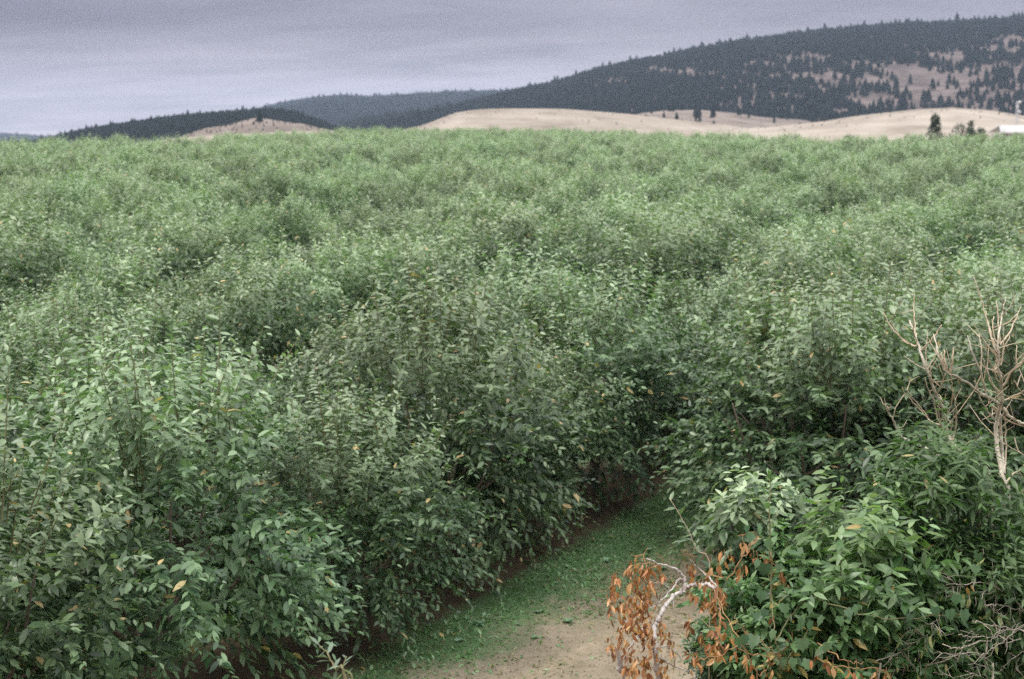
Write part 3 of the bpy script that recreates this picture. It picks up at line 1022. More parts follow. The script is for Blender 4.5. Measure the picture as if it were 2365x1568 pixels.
gx_, gy_, r = scatter_ground(95000, (-6, 14), (17.5, 46), 3, grass_mask)
n = len(gx_)
ang = r.uniform(0, 6.28, n)
D, S, N = leaf_frames(np.stack([np.cos(ang), np.sin(ang), r.uniform(0.15, 1.6, n)], 1), r.normal(0, 0.5, n))
L = r.uniform(0.045, 0.12, n)
cl_ = smooth((vnoise(gx_ * 3, gy_ * 3, 12, 3) + 0.4))
lv = dict(P=np.stack([gx_, gy_, ground_z(gx_, gy_) - 0.005], 1), D=D, S=S, N=N, L=L, W=L * r.uniform(0.3, 0.7, n), droop=r.uniform(0, 0.5, n),
          rnd=np.clip(r.random(n) * 0.75 + 0.2 * cl_, 0, 0.9), young=np.where(r.random(n) < 0.02, 0.7, 0.0))
add('grass', leaves_mesh('grass', lv, M['grass_blade'], SIMPLE), kind='stuff', label='low green grass and clover covering the alley floor')


# broad pale weeds standing out of the grass
def weed_mesh(seed):
    r = np.random.default_rng(seed)
    n = 9
    a = r.uniform(0, 6.28, n)
    D, S, N = leaf_frames(np.stack([np.cos(a), np.sin(a), r.uniform(0.2, 1.0, n)], 1), r.normal(0, 0.3, n))
    L = r.uniform(0.07, 0.14, n)
    lv = dict(P=np.zeros((n, 3)) + np.array([0, 0, 0.02]), D=D, S=S, N=N, L=L, W=L * 0.7, droop=r.uniform(0, 0.4, n), rnd=r.random(n) * 0.6, young=np.full(n, 1.0))
    return leaves_mesh('weed', lv, M['grass_blade'], OVATE)


wm = [weed_mesh(k) for k in range(3)]
wx, wy, r = scatter_ground(260, (-4, 8), (18.5, 34), 9, lambda x, y, r: (row_dist(x, y) > 1.9) & (dry_line(x, y) < 0.6) & (r.random(len(x)) < 0.5))
for k in range(min(48, len(wx))):
    o = add('weed', wm[k % 3], label='pale broad leaved weed in the grass alley', cat='weed', group='pale weeds dotted over the grass alley')
    o.location = (wx[k], wy[k], float(ground_z(wx[k], wy[k])))
    o.scale = (0.75 + 0.3 * math.sin(k),) * 3
    o.rotation_euler = (0, 0, k * 1.3)

# dry grass tufts and clods on the dirt track
dx_, dy_, r = scatter_ground(42000, (-3, 9), (17.5, 31), 17, lambda x, y, r: (dry_line(x, y) > -0.9 + 0.5 * vnoise(x * 2, y * 2, 4, 3)) & (r.random(len(x)) < 0.25 + 0.75 * smooth(vnoise(x * 1.6, y * 2.1, 31, 4) + 0.1)))
n = len(dx_)
ang = r.uniform(0, 6.28, n)
D, S, N = leaf_frames(np.stack([np.cos(ang), np.sin(ang), r.uniform(0.1, 1.3, n)], 1), r.normal(0, 0.5, n))
L = r.uniform(0.03, 0.10, n)
lv = dict(P=np.stack([dx_, dy_, ground_z(dx_, dy_) - 0.004], 1), D=D, S=S, N=N, L=L, W=L * r.uniform(0.12, 0.3, n), droop=r.uniform(0, 0.5, n), rnd=r.random(n) * 0.9, young=np.zeros(n))
M['straw'] = leaf_mat('straw', (0.12, 0.11, 0.06), (0.24, 0.20, 0.12), (0.38, 0.32, 0.22), (0.2, 0.25, 0.1), (0.10, 0.16, 0.06), rough=0.7, trans=0.15, odd=0.12)
add('dry_grass', leaves_mesh('dry_grass', lv, M['straw'], BLADE), kind='stuff', label='sparse dry grass tufts on the beige dirt track')
sx, sy, r = scatter_ground(2600, (-3, 9), (17.5, 30), 19, lambda x, y, r: dry_line(x, y) > -0.4)
cm_ = Mesh()
for x, y in zip(sx, sy):
    z = float(ground_z(x, y))
    a = r.uniform(0.008, 0.03)
    v = np.array([[1, 0, 0], [-1, 0, 0], [0, 1, 0], [0, -1, 0], [0, 0, 0.7], [0, 0, -0.5]]) * a * r.uniform(0.7, 1.4, (6, 1)) + np.array([x, y, z])
    cm_.v.append(v)
    cm_.f.append(np.array([[0, 2, 4], [2, 1, 4], [1, 3, 4], [3, 0, 4], [2, 0, 5], [1, 2, 5], [3, 1, 5], [0, 3, 5]]) + cm_.n)
    cm_.n += 6
M['clod'] = bark_mat('clod', (0.11, 0.085, 0.055), (0.30, 0.25, 0.18), 3)
add('clods', cm_.mesh('clods', M['clod'], False), kind='stuff', label='small clods and stones lying on the dirt track')

fx, fy, r = scatter_ground(2600, (-6, 12), (17.5, 40), 13, lambda x, y, r: (row_dist(x, y) < 2.1) | (dry_line(x, y) > -0.3))
n = len(fx)
a = r.uniform(0, 6.28, n)
D, S, N = leaf_frames(np.stack([np.cos(a), np.sin(a), r.normal(0, 0.15, n)], 1), r.normal(0, 0.5, n))
L = r.uniform(0.06, 0.13, n)
lv = dict(P=np.stack([fx, fy, ground_z(fx, fy) + 0.01], 1), D=D, S=S, N=N, L=L, W=L * 0.6, droop=r.uniform(-0.3, 0.3, n), rnd=r.random(n) * 0.9, young=np.zeros(n))
add('fallen_leaves', leaves_mesh('fallen_leaves', lv, M['wilted_leaf'], CURL), kind='stuff', label='dry fallen leaves littering the soil strip and the dirt track')

# ------------------------------------------------------------------ far things on the right: dark trees, farm shed, mast
def dark_tree(px, top_row, base_y, width, label, seed, name='bushy_tree', conic=False):
    top = P(px, top_row, base_y)
    gz0 = float(ground_z(top[0], base_y))
    h = top[2] - gz0
    root = empty(name, (top[0], base_y, gz0), label, 'tree')
    if conic:
        allv = []
        for q_, (zc, rr) in enumerate([(0.30, 0.5), (0.52, 0.40), (0.72, 0.27), (0.86, 0.15)]):
            lv, _ = crown(seed + q_, 150, 8, 0.42, rad=(width * rr, width * rr, h * 0.17), cz=h * zc, floor=0.3, top_len=(0.3, 0.7), side_len=(0.3, 0.7), young_light_amt=0)
            allv.append(lv)
        lv = {k: np.concatenate([a[k] for a in allv]) for k in allv[0]}
    else:
        lv, _ = crown(seed, 420, 9, 0.40, rad=(width / 2, width / 2, h * 0.44), cz=h * 0.5, floor=0.2, top_len=(0.3, 0.8), side_len=(0.3, 0.8), young_light_amt=0)
    add('crown', leaves_mesh('dark_crown', lv, M['dark_tree_leaf'], SIMPLE), root, kind='stuff')
    mm = Mesh()
    mm.tube([(0, 0, -0.3), (0, 0, h * 0.3), (0.1, 0, h * 0.75)], 0.22, 0.06, 6)
    add('trunk', mm.mesh('trunk', M['bark']), root)


dark_tree(2160, 265, 300, 4.6, 'dark upright tree behind the orchard edge against the dry field', 700, 'upright_tree', conic=True)
dark_tree(2222, 276, 306, 5.2, 'wide dark bush between the upright tree and the white shed', 720)
dark_tree(2262, 288, 303, 4.2, 'low dark bush at the right foot of the wide dark bush', 724)
dark_tree(2243, 270, 322, 1.9, 'small round treetop rising behind the wide dark bush', 728)
dark_tree(1962, 308, 246, 3.0, 'small dark tree poking out of the orchard edge, left of the upright tree', 732)

M['white_metal'] = bark_mat('white_metal', (0.42, 0.43, 0.44), (0.56, 0.57, 0.58), 2.0, rough=0.5, bump=0.05)
M['shed_wall'] = bark_mat('shed_wall', (0.30, 0.29, 0.27), (0.40, 0.38, 0.35), 1.5, bump=0.05)
M['dark_glass'] = bark_mat('dark_glass', (0.03, 0.03, 0.035), (0.05, 0.05, 0.055), 1.0, rough=0.2, bump=0.0)


def farm_shed():
    a = P(2312, 306, 330)
    ridge = P(2330, 293, 334)
    eave_z, ridge_z = a[2], ridge[2] + 0.25
    Lx, Wy = 16.0, 8.0
    gz0 = float(ground_z(a[0] + 4, 334))
    root = empty('farm_shed', (a[0], 330, gz0), 'low farm shed with a white metal roof at the right edge of the orchard', 'shed')
    e, r_ = eave_z - gz0, ridge_z - gz0
    w = Mesh()
    w.box((Lx / 2, Wy / 2, e / 2 - 0.15), (Lx - 0.6, Wy - 0.6, e - 0.1))
    add('wall', w.mesh('wall', M['shed_wall'], False), root)
    n = 20
    roof = Mesh()
    for side in (0, 1):
        y0, y1 = (-0.3, Wy / 2) if side == 0 else (Wy + 0.3, Wy / 2)
        v = [(-0.4, y0, e), (Lx + 0.4, y0, e), (Lx + 0.4 - 1.2, y1, r_), (-0.4 + 1.2, y1, r_)]
        v2 = [(x, y, z + 0.08) for x, y, z in v]
        roof.v.append(np.array(v + v2))
        roof.f.append(np.array([[4, 5, 6], [4, 6, 7], [0, 2, 1], [0, 3, 2], [0, 1, 5], [0, 5, 4], [1, 2, 6], [1, 6, 5], [3, 0, 4], [3, 4, 7]]) + roof.n)
        roof.n += 8
    ro = add('roof', roof.mesh('roof', M['white_metal'], False), root)
    for k in range(n):
        sm = Mesh()
        x = 0.4 + k * (Lx - 0.8) / (n - 1)
        xt = min(max(x, 1.0), Lx - 1.0)
        sm.tube([(x, -0.25, e + 0.10), (xt, Wy / 2 - 0.1, r_ + 0.09)], 0.03, 0.03, 4)
        add('seam', sm.mesh('seam', M['white_metal']), ro)
    for k in range(3):
        m = Mesh()
        m.box((3.0 + 4.6 * k, 0.27, e * 0.55), (1.4, 0.06, 0.9))
        wi = add('window', m.mesh('window', M['white_metal'], False), root)
        m = Mesh()
        m.box((3.0 + 4.6 * k, 0.235, e * 0.55), (1.2, 0.03, 0.7))
        add('pane', m.mesh('pane', M['dark_glass'], False), wi)


farm_shed()


def mast():
    base = P(2347, 283, 430)
    top = P(2347, 234, 430)
    gz0 = float(ground_z(base[0], 430)) - 0.2
    root = empty('communication_mast', (base[0], 430, gz0), 'white lattice communication mast standing in the dry field at right', 'mast')
    h = top[2] - gz0
    wid = 0.42
    corners = [(math.cos(a) * wid, math.sin(a) * wid) for a in (0.3, 2.4, 4.5)]
    for x, y in corners:
        m = Mesh()
        m.tube([(x, y, 0), (x, y, h * 0.5), (x * 0.8, y * 0.8, h)], 0.09, 0.08, 6)
        add('leg', m.mesh('leg', M['white_metal']), root)
    m = Mesh()
    nz = 12
    for k in range(nz):
        for c in range(3):
            (x0, y0), (x1, y1) = corners[c], corners[(c + 1) % 3]
            z0, z1 = h * k / nz, h * (k + 1) / nz
            m.tube([(x0, y0, z0), (x1, y1, z1)], 0.035, 0.035, 4, cap=False)
            m.tube([(x0, y0, z1), (x1, y1, z1)], 0.03, 0.03, 4, cap=False)
    add('bracing', m.mesh('bracing', M['white_metal']), root)
    for k, (zf, s) in enumerate([(0.985, 0.9), (0.90, 0.8), (0.82, 1.0), (0.42, 1.0), (0.33, 0.9)]):
        m = Mesh()
        m.tube([(0.35 * (-1) ** k, -0.55, h * zf), (0.35 * (-1) ** k, -0.85, h * zf)], [0.15, 0.5 * s], 0, 12)
        add('dish', m.mesh('dish', M['white_metal']), root)


mast()


# ------------------------------------------------------------------ the near bank: shrubs, shoots, vines, dead wood
def T(crop, cx, cy, Y, wave=0.25):
    """trace of the photograph turned into a point of the place; depth wanders smoothly so forks stay joined"""
    x0, y0, s = crop
    px, row = (x0 + cx / s) * 0.9456, (y0 + cy / s) * 0.9456
    return P(px, row, Y + wave * (math.sin(px / 41.0 + 1) + math.cos(row / 53.0)))


C5 = (2100, 680, 3.015)
C2 = (1480, 1340, 4.931)
C8 = (1400, 1100, 2.15)
C4 = (2150, 1300, 4.38)


def to_ground(p, out=0.2, seed=0):
    """path from p down to the bank below it"""
    x, y = p[0] + out * math.sin(seed * 1.7), p[1] + out * 0.6 * math.cos(seed * 2.3)
    g = float(ground_z(x, y)) - 0.15
    return [np.array([x, y, g]), np.array([(x + p[0]) / 2 + 0.04, (y + p[1]) / 2, (g + p[2]) / 2]), p]


def tube_part(name, root, pts, r0, r1, mat, n=4, jit=0.006, sides=7):
    origin = np.array(root.location)
    m = Mesh()
    path = spline(pts, n, jit) - origin
    m.tube(path, r0, r1, sides, wob=0.08)
    return add(name, m.mesh(name, mat), root), path + origin


def twigs_along(root, path, count, length, r, mat, seed, up=0.5, name='twig', spread=1.0):
    rr = np.random.default_rng(seed)
    origin = np.array(root.location)
    for _ in range(count):
        i = rr.integers(len(path) // 4, len(path) - 1)
        d = unit(rr.normal(0, spread, 3) + np.array([0, 0, up]))
        L = length * rr.uniform(0.5, 1.2)
        m = Mesh()
        a = path[i] - origin
        m.tube([a, a + d * L * 0.5 + rr.normal(0, 0.02, 3), a + d * L + np.array([0, 0, 0.08 * L])], r, r * 0.35, 4)
        add(name, m.mesh(name, mat), root)


def dead_tree(label, crop, Y, trunk, branches, mat, r_trunk, seed, twig_mat, base_seed=0, extra=22):
    branches = [(pl, max(a * 0.56, 0.006), max(b * 0.6, 0.004)) for pl, a, b in branches]
    pts = [T(crop, a, b, Y) for a, b in trunk]
    g = to_ground(pts[0], 0.1, base_seed)
    loc = g[0]
    root = empty('dead_tree', loc, label, 'tree', 'bare dead trees on the right')
    o, path = tube_part('trunk', root, g[:2] + pts, r_trunk, r_trunk * 0.35, mat, 4)
    for k, (pl, r0, r1) in enumerate(branches):
        bp = [T(crop, a, b, Y) for a, b in pl]
        o, bpth = tube_part('branch', root, bp, r0, r1, mat if r0 > 0.012 else twig_mat, 4, 0.004, 6)
        twigs_along(root, bpth, 2 if r0 > 0.012 else 1, 0.28, 0.006, twig_mat, seed + k, 0.9)
    twigs_along(root, path[len(path) // 3:], extra, 0.38, 0.007, twig_mat, seed + 90, 0.9)


dead_tree('grey bare dead tree leaning left with a long curved lower limb, left of the other', C5, 13.9,
          [(960, 1560), (880, 1400), (800, 1310), (740, 1270), (680, 1220), (640, 1130), (615, 1020), (590, 900), (545, 830), (500, 700), (455, 570), (410, 440), (365, 310)],
          [([(420, 495), (370, 490), (310, 450), (230, 360), (165, 245)], 0.02, 0.007), ([(402, 420), (398, 260), (395, 170), (401, 110)], 0.013, 0.005),
           ([(450, 530), (510, 470), (560, 405), (600, 340)], 0.018, 0.008), ([(560, 850), (600, 790), (630, 700)], 0.014, 0.006),
           ([(790, 1400), (640, 1338), (540, 1280), (440, 1225), (330, 1185), (280, 1130), (240, 1040), (205, 980), (193, 925)], 0.034, 0.010),
           ([(208, 985), (220, 950), (222, 925)], 0.010, 0.006),
           ([(600, 1085), (540, 1070), (470, 1000), (410, 930), (340, 860), (310, 800)], 0.018, 0.007),
           ([(590, 1078), (530, 1062), (480, 1000), (430, 935), (380, 870), (335, 815)], 0.014, 0.006),
           ([(610, 1120), (560, 1000), (540, 900), (500, 820), (478, 730)], 0.015, 0.006), ([(540, 830), (525, 760), (520, 690)], 0.012, 0.006),
           ([(590, 930), (620, 890), (630, 850)], 0.012, 0.006), ([(680, 1200), (700, 1100), (708, 980), (690, 870), (675, 780), (665, 705)], 0.018, 0.008),
           ([(660, 1130), (685, 1040), (692, 960)], 0.012, 0.006), ([(620, 1130), (585, 1020), (575, 920)], 0.010, 0.005)],
          M['dead_bark'], 0.028, 300, M['tan_twig'], 1, 9)

dead_tree('tall dark stemmed dead tree with upright pale tips near the right edge', C5, 13.6,
          [(1080, 1640), (1060, 1530), (1045, 1440), (1022, 1330), (1003, 1180), (1003, 1060), (1030, 950), (1042, 850), (1030, 700), (1018, 560), (1010, 490)],
          [([(1058, 1440), (1047, 1300), (1038, 1150), (1032, 1000)], 0.034, 0.022), ([(1052, 1430), (1072, 1300), (1075, 1150), (1062, 1030)], 0.020, 0.008),
           ([(1010, 490), (1020, 400), (1045, 260), (1070, 140)], 0.022, 0.008), ([(1024, 480), (1020, 330), (1000, 170)], 0.018, 0.007),
           ([(992, 495), (960, 400), (920, 270), (880, 100)], 0.018, 0.007), ([(1004, 470), (975, 360), (985, 280)], 0.014, 0.007),
           ([(1025, 490), (1090, 410), (1140, 310), (1185, 205)], 0.020, 0.007), ([(1015, 620), (975, 470), (940, 330), (925, 240)], 0.014, 0.006),
           ([(1025, 925), (960, 880), (880, 835), (780, 765), (700, 715), (640, 690), (600, 620), (570, 530), (540, 410)], 0.028, 0.010),
           ([(665, 700), (680, 600), (690, 510)], 0.017, 0.010), ([(645, 690), (625, 600), (615, 525)], 0.017, 0.009), ([(628, 670), (605, 590), (600, 545)], 0.015, 0.009),
           ([(1022, 890), (1000, 820), (950, 720), (905, 590)], 0.022, 0.008), ([(925, 830), (890, 700), (855, 610), (820, 520), (790, 420)], 0.022, 0.008),
           ([(890, 680), (895, 520), (875, 410)], 0.013, 0.006), ([(990, 1040), (940, 980), (890, 900), (840, 755)], 0.022, 0.007),
           ([(1003, 985), (950, 905), (918, 820)], 0.018, 0.007), ([(1045, 945), (1080, 1000), (1140, 1040), (1206, 1070), (1300, 1110)], 0.030, 0.020),
           ([(1050, 1010), (1090, 1050), (1206, 1085), (1300, 1120)], 0.020, 0.014), ([(1055, 895), (1120, 870), (1206, 830), (1290, 790)], 0.018, 0.012),
           ([(1052, 790), (1110, 690), (1190, 620), (1250, 540)], 0.020, 0.010), ([(1150, 660), (1150, 560), (1150, 490)], 0.014, 0.007),
           ([(1072, 1500), (1140, 1430), (1206, 1380), (1300, 1320)], 0.020, 0.014), ([(1022, 760), (990, 690), (1000, 600)], 0.014, 0.006),
           ([(1035, 640), (1060, 520), (1100, 420)], 0.012, 0.005), ([(1030, 570), (990, 520), (965, 430)], 0.012, 0.005),
           ([(1130, 750), (1180, 830), (1220, 880)], 0.010, 0.006), ([(1135, 1170), (1160, 1260), (1206, 1300)], 0.010, 0.007)],
          M['dead_bark'], 0.033, 400, M['tan_twig'], 2, 22)


def shrub(label, px, row, Y, rad, kind, leaf, shoots, per, seed, width=0.4, individual=60, name='shrub', top=(0.25, 0.55), side=(0.25, 0.5), drop=0.7, stems=6, group='leafy shrubs on the near bank', low=-0.9, young=0.35):
    c = P(px, row, Y)
    g = float(ground_z(c[0], c[1])) - 0.1
    root = empty(name, (c[0], c[1], g), label, 'shrub', group)
    lv, paths = crown(seed, shoots, per, leaf, rad=rad, cz=c[2] - g, width=width, top_len=top, side_len=side, floor=0.1, drop=drop, young_light_amt=young, low=low)
    # lower foliage so that the plant reaches the bank
    h = c[2] - g
    if h > rad[2] * 1.2:
        lv2, _ = crown(seed + 50, shoots // 2, per, leaf, rad=(rad[0] * 0.9, rad[1] * 0.9, h * 0.5), cz=h * 0.42, width=width, top_len=side, side_len=side, floor=0.1, drop=drop, young_light_amt=0.0)
        lv = {k: np.concatenate([lv[k], lv2[k]]) for k in lv}
    mat = M[{'shrub': 'shrub_leaf', 'narrow': 'narrow_leaf', 'vine': 'vine_leaf', 'silver': 'silver_leaf', 'cherry': 'cherry_leaf'}[kind]]
    sel = pick_outer(lv, individual, seed, (0, 0, c[2] - g), rad)
    rest = np.setdiff1d(np.arange(len(lv['P'])), sel)
    add('foliage', leaves_mesh('foliage', lv, mat, LOBED if kind == 'vine' else OVATE, rest), root, kind='stuff')
    for i in sel:
        put_leaf(root, kind, lv['P'][i], lv['D'][i], lv['S'][i], lv['N'][i], lv['L'][i])
    r = np.random.default_rng(seed)
    for k in range(stems):
        a = k * 6.28 / stems
        e = np.array([math.cos(a) * rad[0] * 0.6, math.sin(a) * rad[1] * 0.6, c[2] - g + rad[2] * r.uniform(0.1, 0.7)])
        m = Mesh()
        m.tube(spline([(0.1 * math.cos(a), 0.1 * math.sin(a), 0), (e[0] * 0.4, e[1] * 0.4, e[2] * 0.5), e], 4), 0.022, 0.006, 5)
        add('stem', m.mesh('stem', M['bark']), root)
    return root


shrub('bright leafy shrub with long drooping leaves, right of the orange leaved dead branch', 1975, 1345, 12.4, (0.78, 0.7, 0.62), 'shrub', 0.19, 210, 12, 501, 0.36, 110, young=0.8)
shrub('green shrub with drooping leaves behind the bright one', 2090, 1330, 13.5, (0.75, 0.7, 0.65), 'shrub', 0.17, 190, 11, 502, 0.36, 60)
shrub('tall feathery shrub with narrow leaves at the foot of the leaning dead tree', 2190, 1215, 13.1, (0.68, 0.65, 0.78), 'narrow', 0.17, 330, 14, 503, 0.26, 110, top=(0.3, 0.7))
shrub('dark feathery shrub at the right edge under the tall dead tree', 2370, 1420, 12.9, (0.75, 0.7, 0.6), 'narrow', 0.17, 330, 14, 504, 0.26, 80, top=(0.2, 0.45))
shrub('dark green shrub between the feathery shrubs, lower on the bank', 2225, 1400, 12.6, (0.7, 0.6, 0.5), 'narrow', 0.15, 260, 13, 514, 0.28, 60)
shrub('leafy shrub overgrown by vine at the left end of the bank thicket', 1760, 1395, 12.7, (0.50, 0.5, 0.62), 'shrub', 0.13, 200, 12, 505, 0.42, 80)
shrub('dark vine covered shrub at the bottom centre of the thicket', 1860, 1490, 12.1, (0.72, 0.6, 0.6), 'shrub', 0.14, 260, 12, 506, 0.42, 80)
shrub('dark shrub below the bright drooping one', 2060, 1500, 12.5, (0.85, 0.6, 0.50), 'shrub', 0.15, 230, 11, 507, 0.38, 60)
shrub('small bright green bush under the arching dead branch', 1650, 1510, 12.6, (0.24, 0.25, 0.30), 'cherry', 0.08, 130, 10, 509, 0.5, 40, top=(0.12, 0.3), side=(0.12, 0.25), stems=4)
shrub('pale leaved young bush in front of the cherry tree right of the alley', 1745, 1235, 12.9, (0.38, 0.4, 0.36), 'cherry', 0.15, 110, 11, 510, 0.46, 80, young=1.3)
shrub('shadowy shrub in the bottom right corner behind the bare twigs', 2330, 1600, 13.2, (0.95, 0.6, 0.62), 'narrow', 0.15, 210, 12, 508, 0.3, 30)


def leafy_shoot(label, pts, Y, nleaf, leaf, kind, seed, r0=0.012, name='sapling', tip=1.0, group=None, stem='green_twig', side=None):
    rr = np.random.default_rng(seed)
    P3 = [P(a, b, Y + 0.05 * k) for k, (a, b) in enumerate(pts)]
    g = to_ground(P3[0], 0.15, seed)
    root = empty(name, g[0], label, 'plant', group)
    o, path = tube_part('stem', root, g[:2] + P3, r0, 0.003, M[stem], 5, 0.004, 5)
    vis = path[len(path) - 5 * len(pts):]
    for k in range(nleaf):
        t = (k + 0.6) / nleaf
        f = t * (len(vis) - 1)
        i = min(int(f), len(vis) - 2)
        p = vis[i] + (vis[i + 1] - vis[i]) * (f - i)
        ax = unit(vis[i + 1] - vis[i])
        a = k * 2.4 + rr.normal(0, 0.3)
        s1 = unit(np.cross(ax, np.array([0.2, 1, 0.1])))
        s2 = np.cross(s1, ax)
        d = s1 * math.cos(a) + s2 * math.sin(a) * 0.8 + ax * (0.55 + 0.5 * t) - np.array([0, 0, 0.35 * rr.uniform(0, 1)])
        D_, S_, N_ = leaf_frames(d[None], np.array([rr.normal(0, 0.35)]))
        put_leaf(root, kind, p - np.array(root.location), D_[0], S_[0], N_[0], leaf * rr.uniform(0.75, 1.15) * (1 - 0.35 * t ** 3))
    return root, vis


leafy_shoot('upright young shoot with bright paired leaves in front of the right hand tree', [(1782, 1330), (1778, 1260), (1776, 1180), (1779, 1130), (1776, 1090)], 11.9, 26, 0.135, 'shrub', 601, name='leafy_shoot')
leafy_shoot('slim whitish shoot with a few leaves leaning over the grass alley', [(1640, 1330), (1610, 1270), (1585, 1215), (1545, 1150)], 12.2, 15, 0.15, 'cherry', 602, r0=0.006, name='leafy_shoot', stem='tan_twig')
leafy_shoot('pale leaved sapling top at the bottom left of the alley', [(800, 1590), (775, 1545), (757, 1510), (735, 1488)], 9.2, 13, 0.125, 'silver', 603)
leafy_shoot('second pale sapling top at the bottom edge, right of the first', [(815, 1600), (800, 1570), (792, 1540), (800, 1515)], 9.3, 9, 0.11, 'silver', 604)
leafy_shoot('silvery leaved weed climbing beside the leaning dead trunk', [(2180, 1300), (2177, 1200), (2182, 1100), (2183, 1000), (2190, 930)], 13.4, 46, 0.10, 'silver', 605, name='silvery_weed')
leafy_shoot('second silvery weed beside the leaning dead trunk, shorter', [(2195, 1290), (2200, 1190), (2205, 1110), (2210, 1050)], 13.3, 30, 0.09, 'silver', 606, name='silvery_weed')
leafy_shoot('thin leafy stem rising out of the feathery shrub', [(2260, 1200), (2262, 1130), (2255, 1080), (2262, 1060)], 12.9, 22, 0.10, 'narrow', 607, name='leafy_shoot')
leafy_shoot('small shoot standing out of the bright drooping shrub', [(1985, 1330), (1980, 1290), (1984, 1265)], 12.0, 9, 0.12, 'shrub', 608, name='leafy_shoot')

# the arching dead young tree with orange leaves
root_pts = [(620, 1700), (612, 1500), (600, 1300), (585, 1150), (578, 1020), (592, 890), (648, 800), (702, 700), (790, 610), (862, 545), (930, 492), (982, 455), (1060, 430), (1160, 430), (1235, 425), (1300, 480)]
YB = 11.9
pp = [T(C2, a, b, YB) for a, b in root_pts]
g = to_ground(pp[0], 0.1, 3)
arch = empty('dead_branch', g[0], 'arching dead young tree hung with withered orange leaves beside the dirt track', 'tree')
_, trunk_path = tube_part('trunk', arch, g[:2] + pp, 0.028, 0.015, M['pale_bark'], 4, 0.008)
ARCH = [([(1300, 480), (1350, 620), (1375, 800), (1362, 1000), (1340, 1200)], 0.020, 0.008), ([(940, 530), (952, 420), (940, 350), (890, 280), (800, 225), (700, 195), (600, 170), (490, 120)], 0.030, 0.010),
        ([(690, 198), (580, 215), (480, 245)], 0.011, 0.004), ([(600, 175), (500, 180), (400, 180), (340, 230), (270, 300)], 0.009, 0.003),
        ([(942, 360), (880, 370), (810, 460), (720, 560), (640, 650)], 0.018, 0.010), ([(755, 480), (700, 420), (600, 405), (500, 390)], 0.013, 0.006),
        ([(650, 680), (560, 700), (460, 730), (370, 760)], 0.012, 0.005), ([(630, 690), (590, 640), (520, 610)], 0.012, 0.005),
        ([(560, 900), (500, 870), (420, 980), (350, 1090), (270, 1200), (200, 1350), (150, 1480)], 0.014, 0.006), ([(430, 960), (390, 1060), (330, 1110), (290, 1150)], 0.016, 0.006),
        ([(620, 1250), (640, 1200), (700, 1170), (780, 1200), (860, 1250), (905, 1340)], 0.016, 0.009), ([(620, 1300), (720, 1360), (820, 1420), (900, 1440), (1000, 1490), (1080, 1560), (1200, 1640)], 0.016, 0.008),
        ([(1320, 500), (1320, 440), (1250, 360), (1150, 270), (1070, 190), (1010, 130)], 0.014, 0.006), ([(600, 1040), (660, 1045), (740, 1090), (810, 1130)], 0.010, 0.004),
        ([(770, 625), (810, 645), (815, 720)], 0.014, 0.006), ([(500, 245), (440, 400), (380, 460), (330, 400)], 0.005, 0.003), ([(860, 440), (840, 500), (820, 560)], 0.008, 0.004),
        ([(250, 1280), (330, 1290), (410, 1200)], 0.008, 0.004), ([(600, 1070), (500, 1060), (400, 1065)], 0.010, 0.005), ([(820, 1420), (825, 1350), (820, 1290)], 0.012, 0.010),
        ([(560, 770), (520, 800), (500, 830)], 0.010, 0.004), ([(290, 60), (360, 100), (480, 120)], 0.004, 0.006), ([(120, 250), (100, 330), (70, 480)], 0.003, 0.002),
        ([(1010, 130), (960, 60), (900, 10)], 0.006, 0.002), ([(1080, 200), (1060, 130), (1030, 60)], 0.006, 0.002), ([(1150, 270), (1200, 300), (1330, 330), (1440, 360)], 0.007, 0.003)]
for k, (pl, r0, r1) in enumerate([(pl, a * (0.3 if q == 0 else 0.55), b * (0.3 if q == 0 else 0.5)) for q, (pl, a, b) in enumerate(ARCH)]):
    _, bp = tube_part('branch', arch, [T(C2, a, b, YB) for a, b in pl], r0, r1, M['pale_bark'] if r0 > 0.0062 else M['orange_twig'], 4, 0.004, 6)
    twigs_along(arch, bp, 2, 0.16, 0.004, M['orange_twig'], 900 + k, -0.2)
stump = [T(C2, a, b, YB + 0.1) for a, b in [(230, 1640), (185, 1480), (160, 1350), (130, 1200)]]
tube_part('branch', arch, to_ground(stump[0], 0.1, 5)[:2] + stump, 0.026, 0.017, M['pale_bark'], 4, 0.006)


def hang_leaves(root, centres, crop, Y, kind, per, spread, size, seed, thread='orange_twig'):
    """withered leaves hanging in strings from given places"""
    rr = np.random.default_rng(seed)
    org = np.array(root.location)
    for (a, b, w, h) in centres:
        c = T(crop, a, b, Y)
        pxm = 3283 / Y * 1.0575 / 1.0 * crop[2]      # crop pixels per metre
        W_, H_ = w / pxm, h / pxm
        n = max(1, int(per * (1 + H_ / 0.12) * (1 + W_ / 0.15) * 0.6))
        m = Mesh()
        m.tube([c - org + np.array([0, 0, H_ / 2 + 0.03]), c - org + np.array([0.01, 0, 0]), c - org + np.array([0, 0, -H_ / 2])], 0.003, 0.0015, 3)
        add('twig', m.mesh('twig', M[thread]), root)
        for _ in range(n):
            p = c - org + np.array([rr.normal(0, W_ * 0.33), rr.normal(0, spread), rr.uniform(-H_ / 2, H_ / 2)])
            d = np.array([rr.normal(0, 0.45), rr.normal(0, 0.45), -1.0])
            D_, S_, N_ = leaf_frames(unit(d)[None], np.array([rr.uniform(0, 6.28)]))
            put_leaf(root, kind, p, D_[0], S_[0], N_[0], size * rr.uniform(0.45, 1.35))


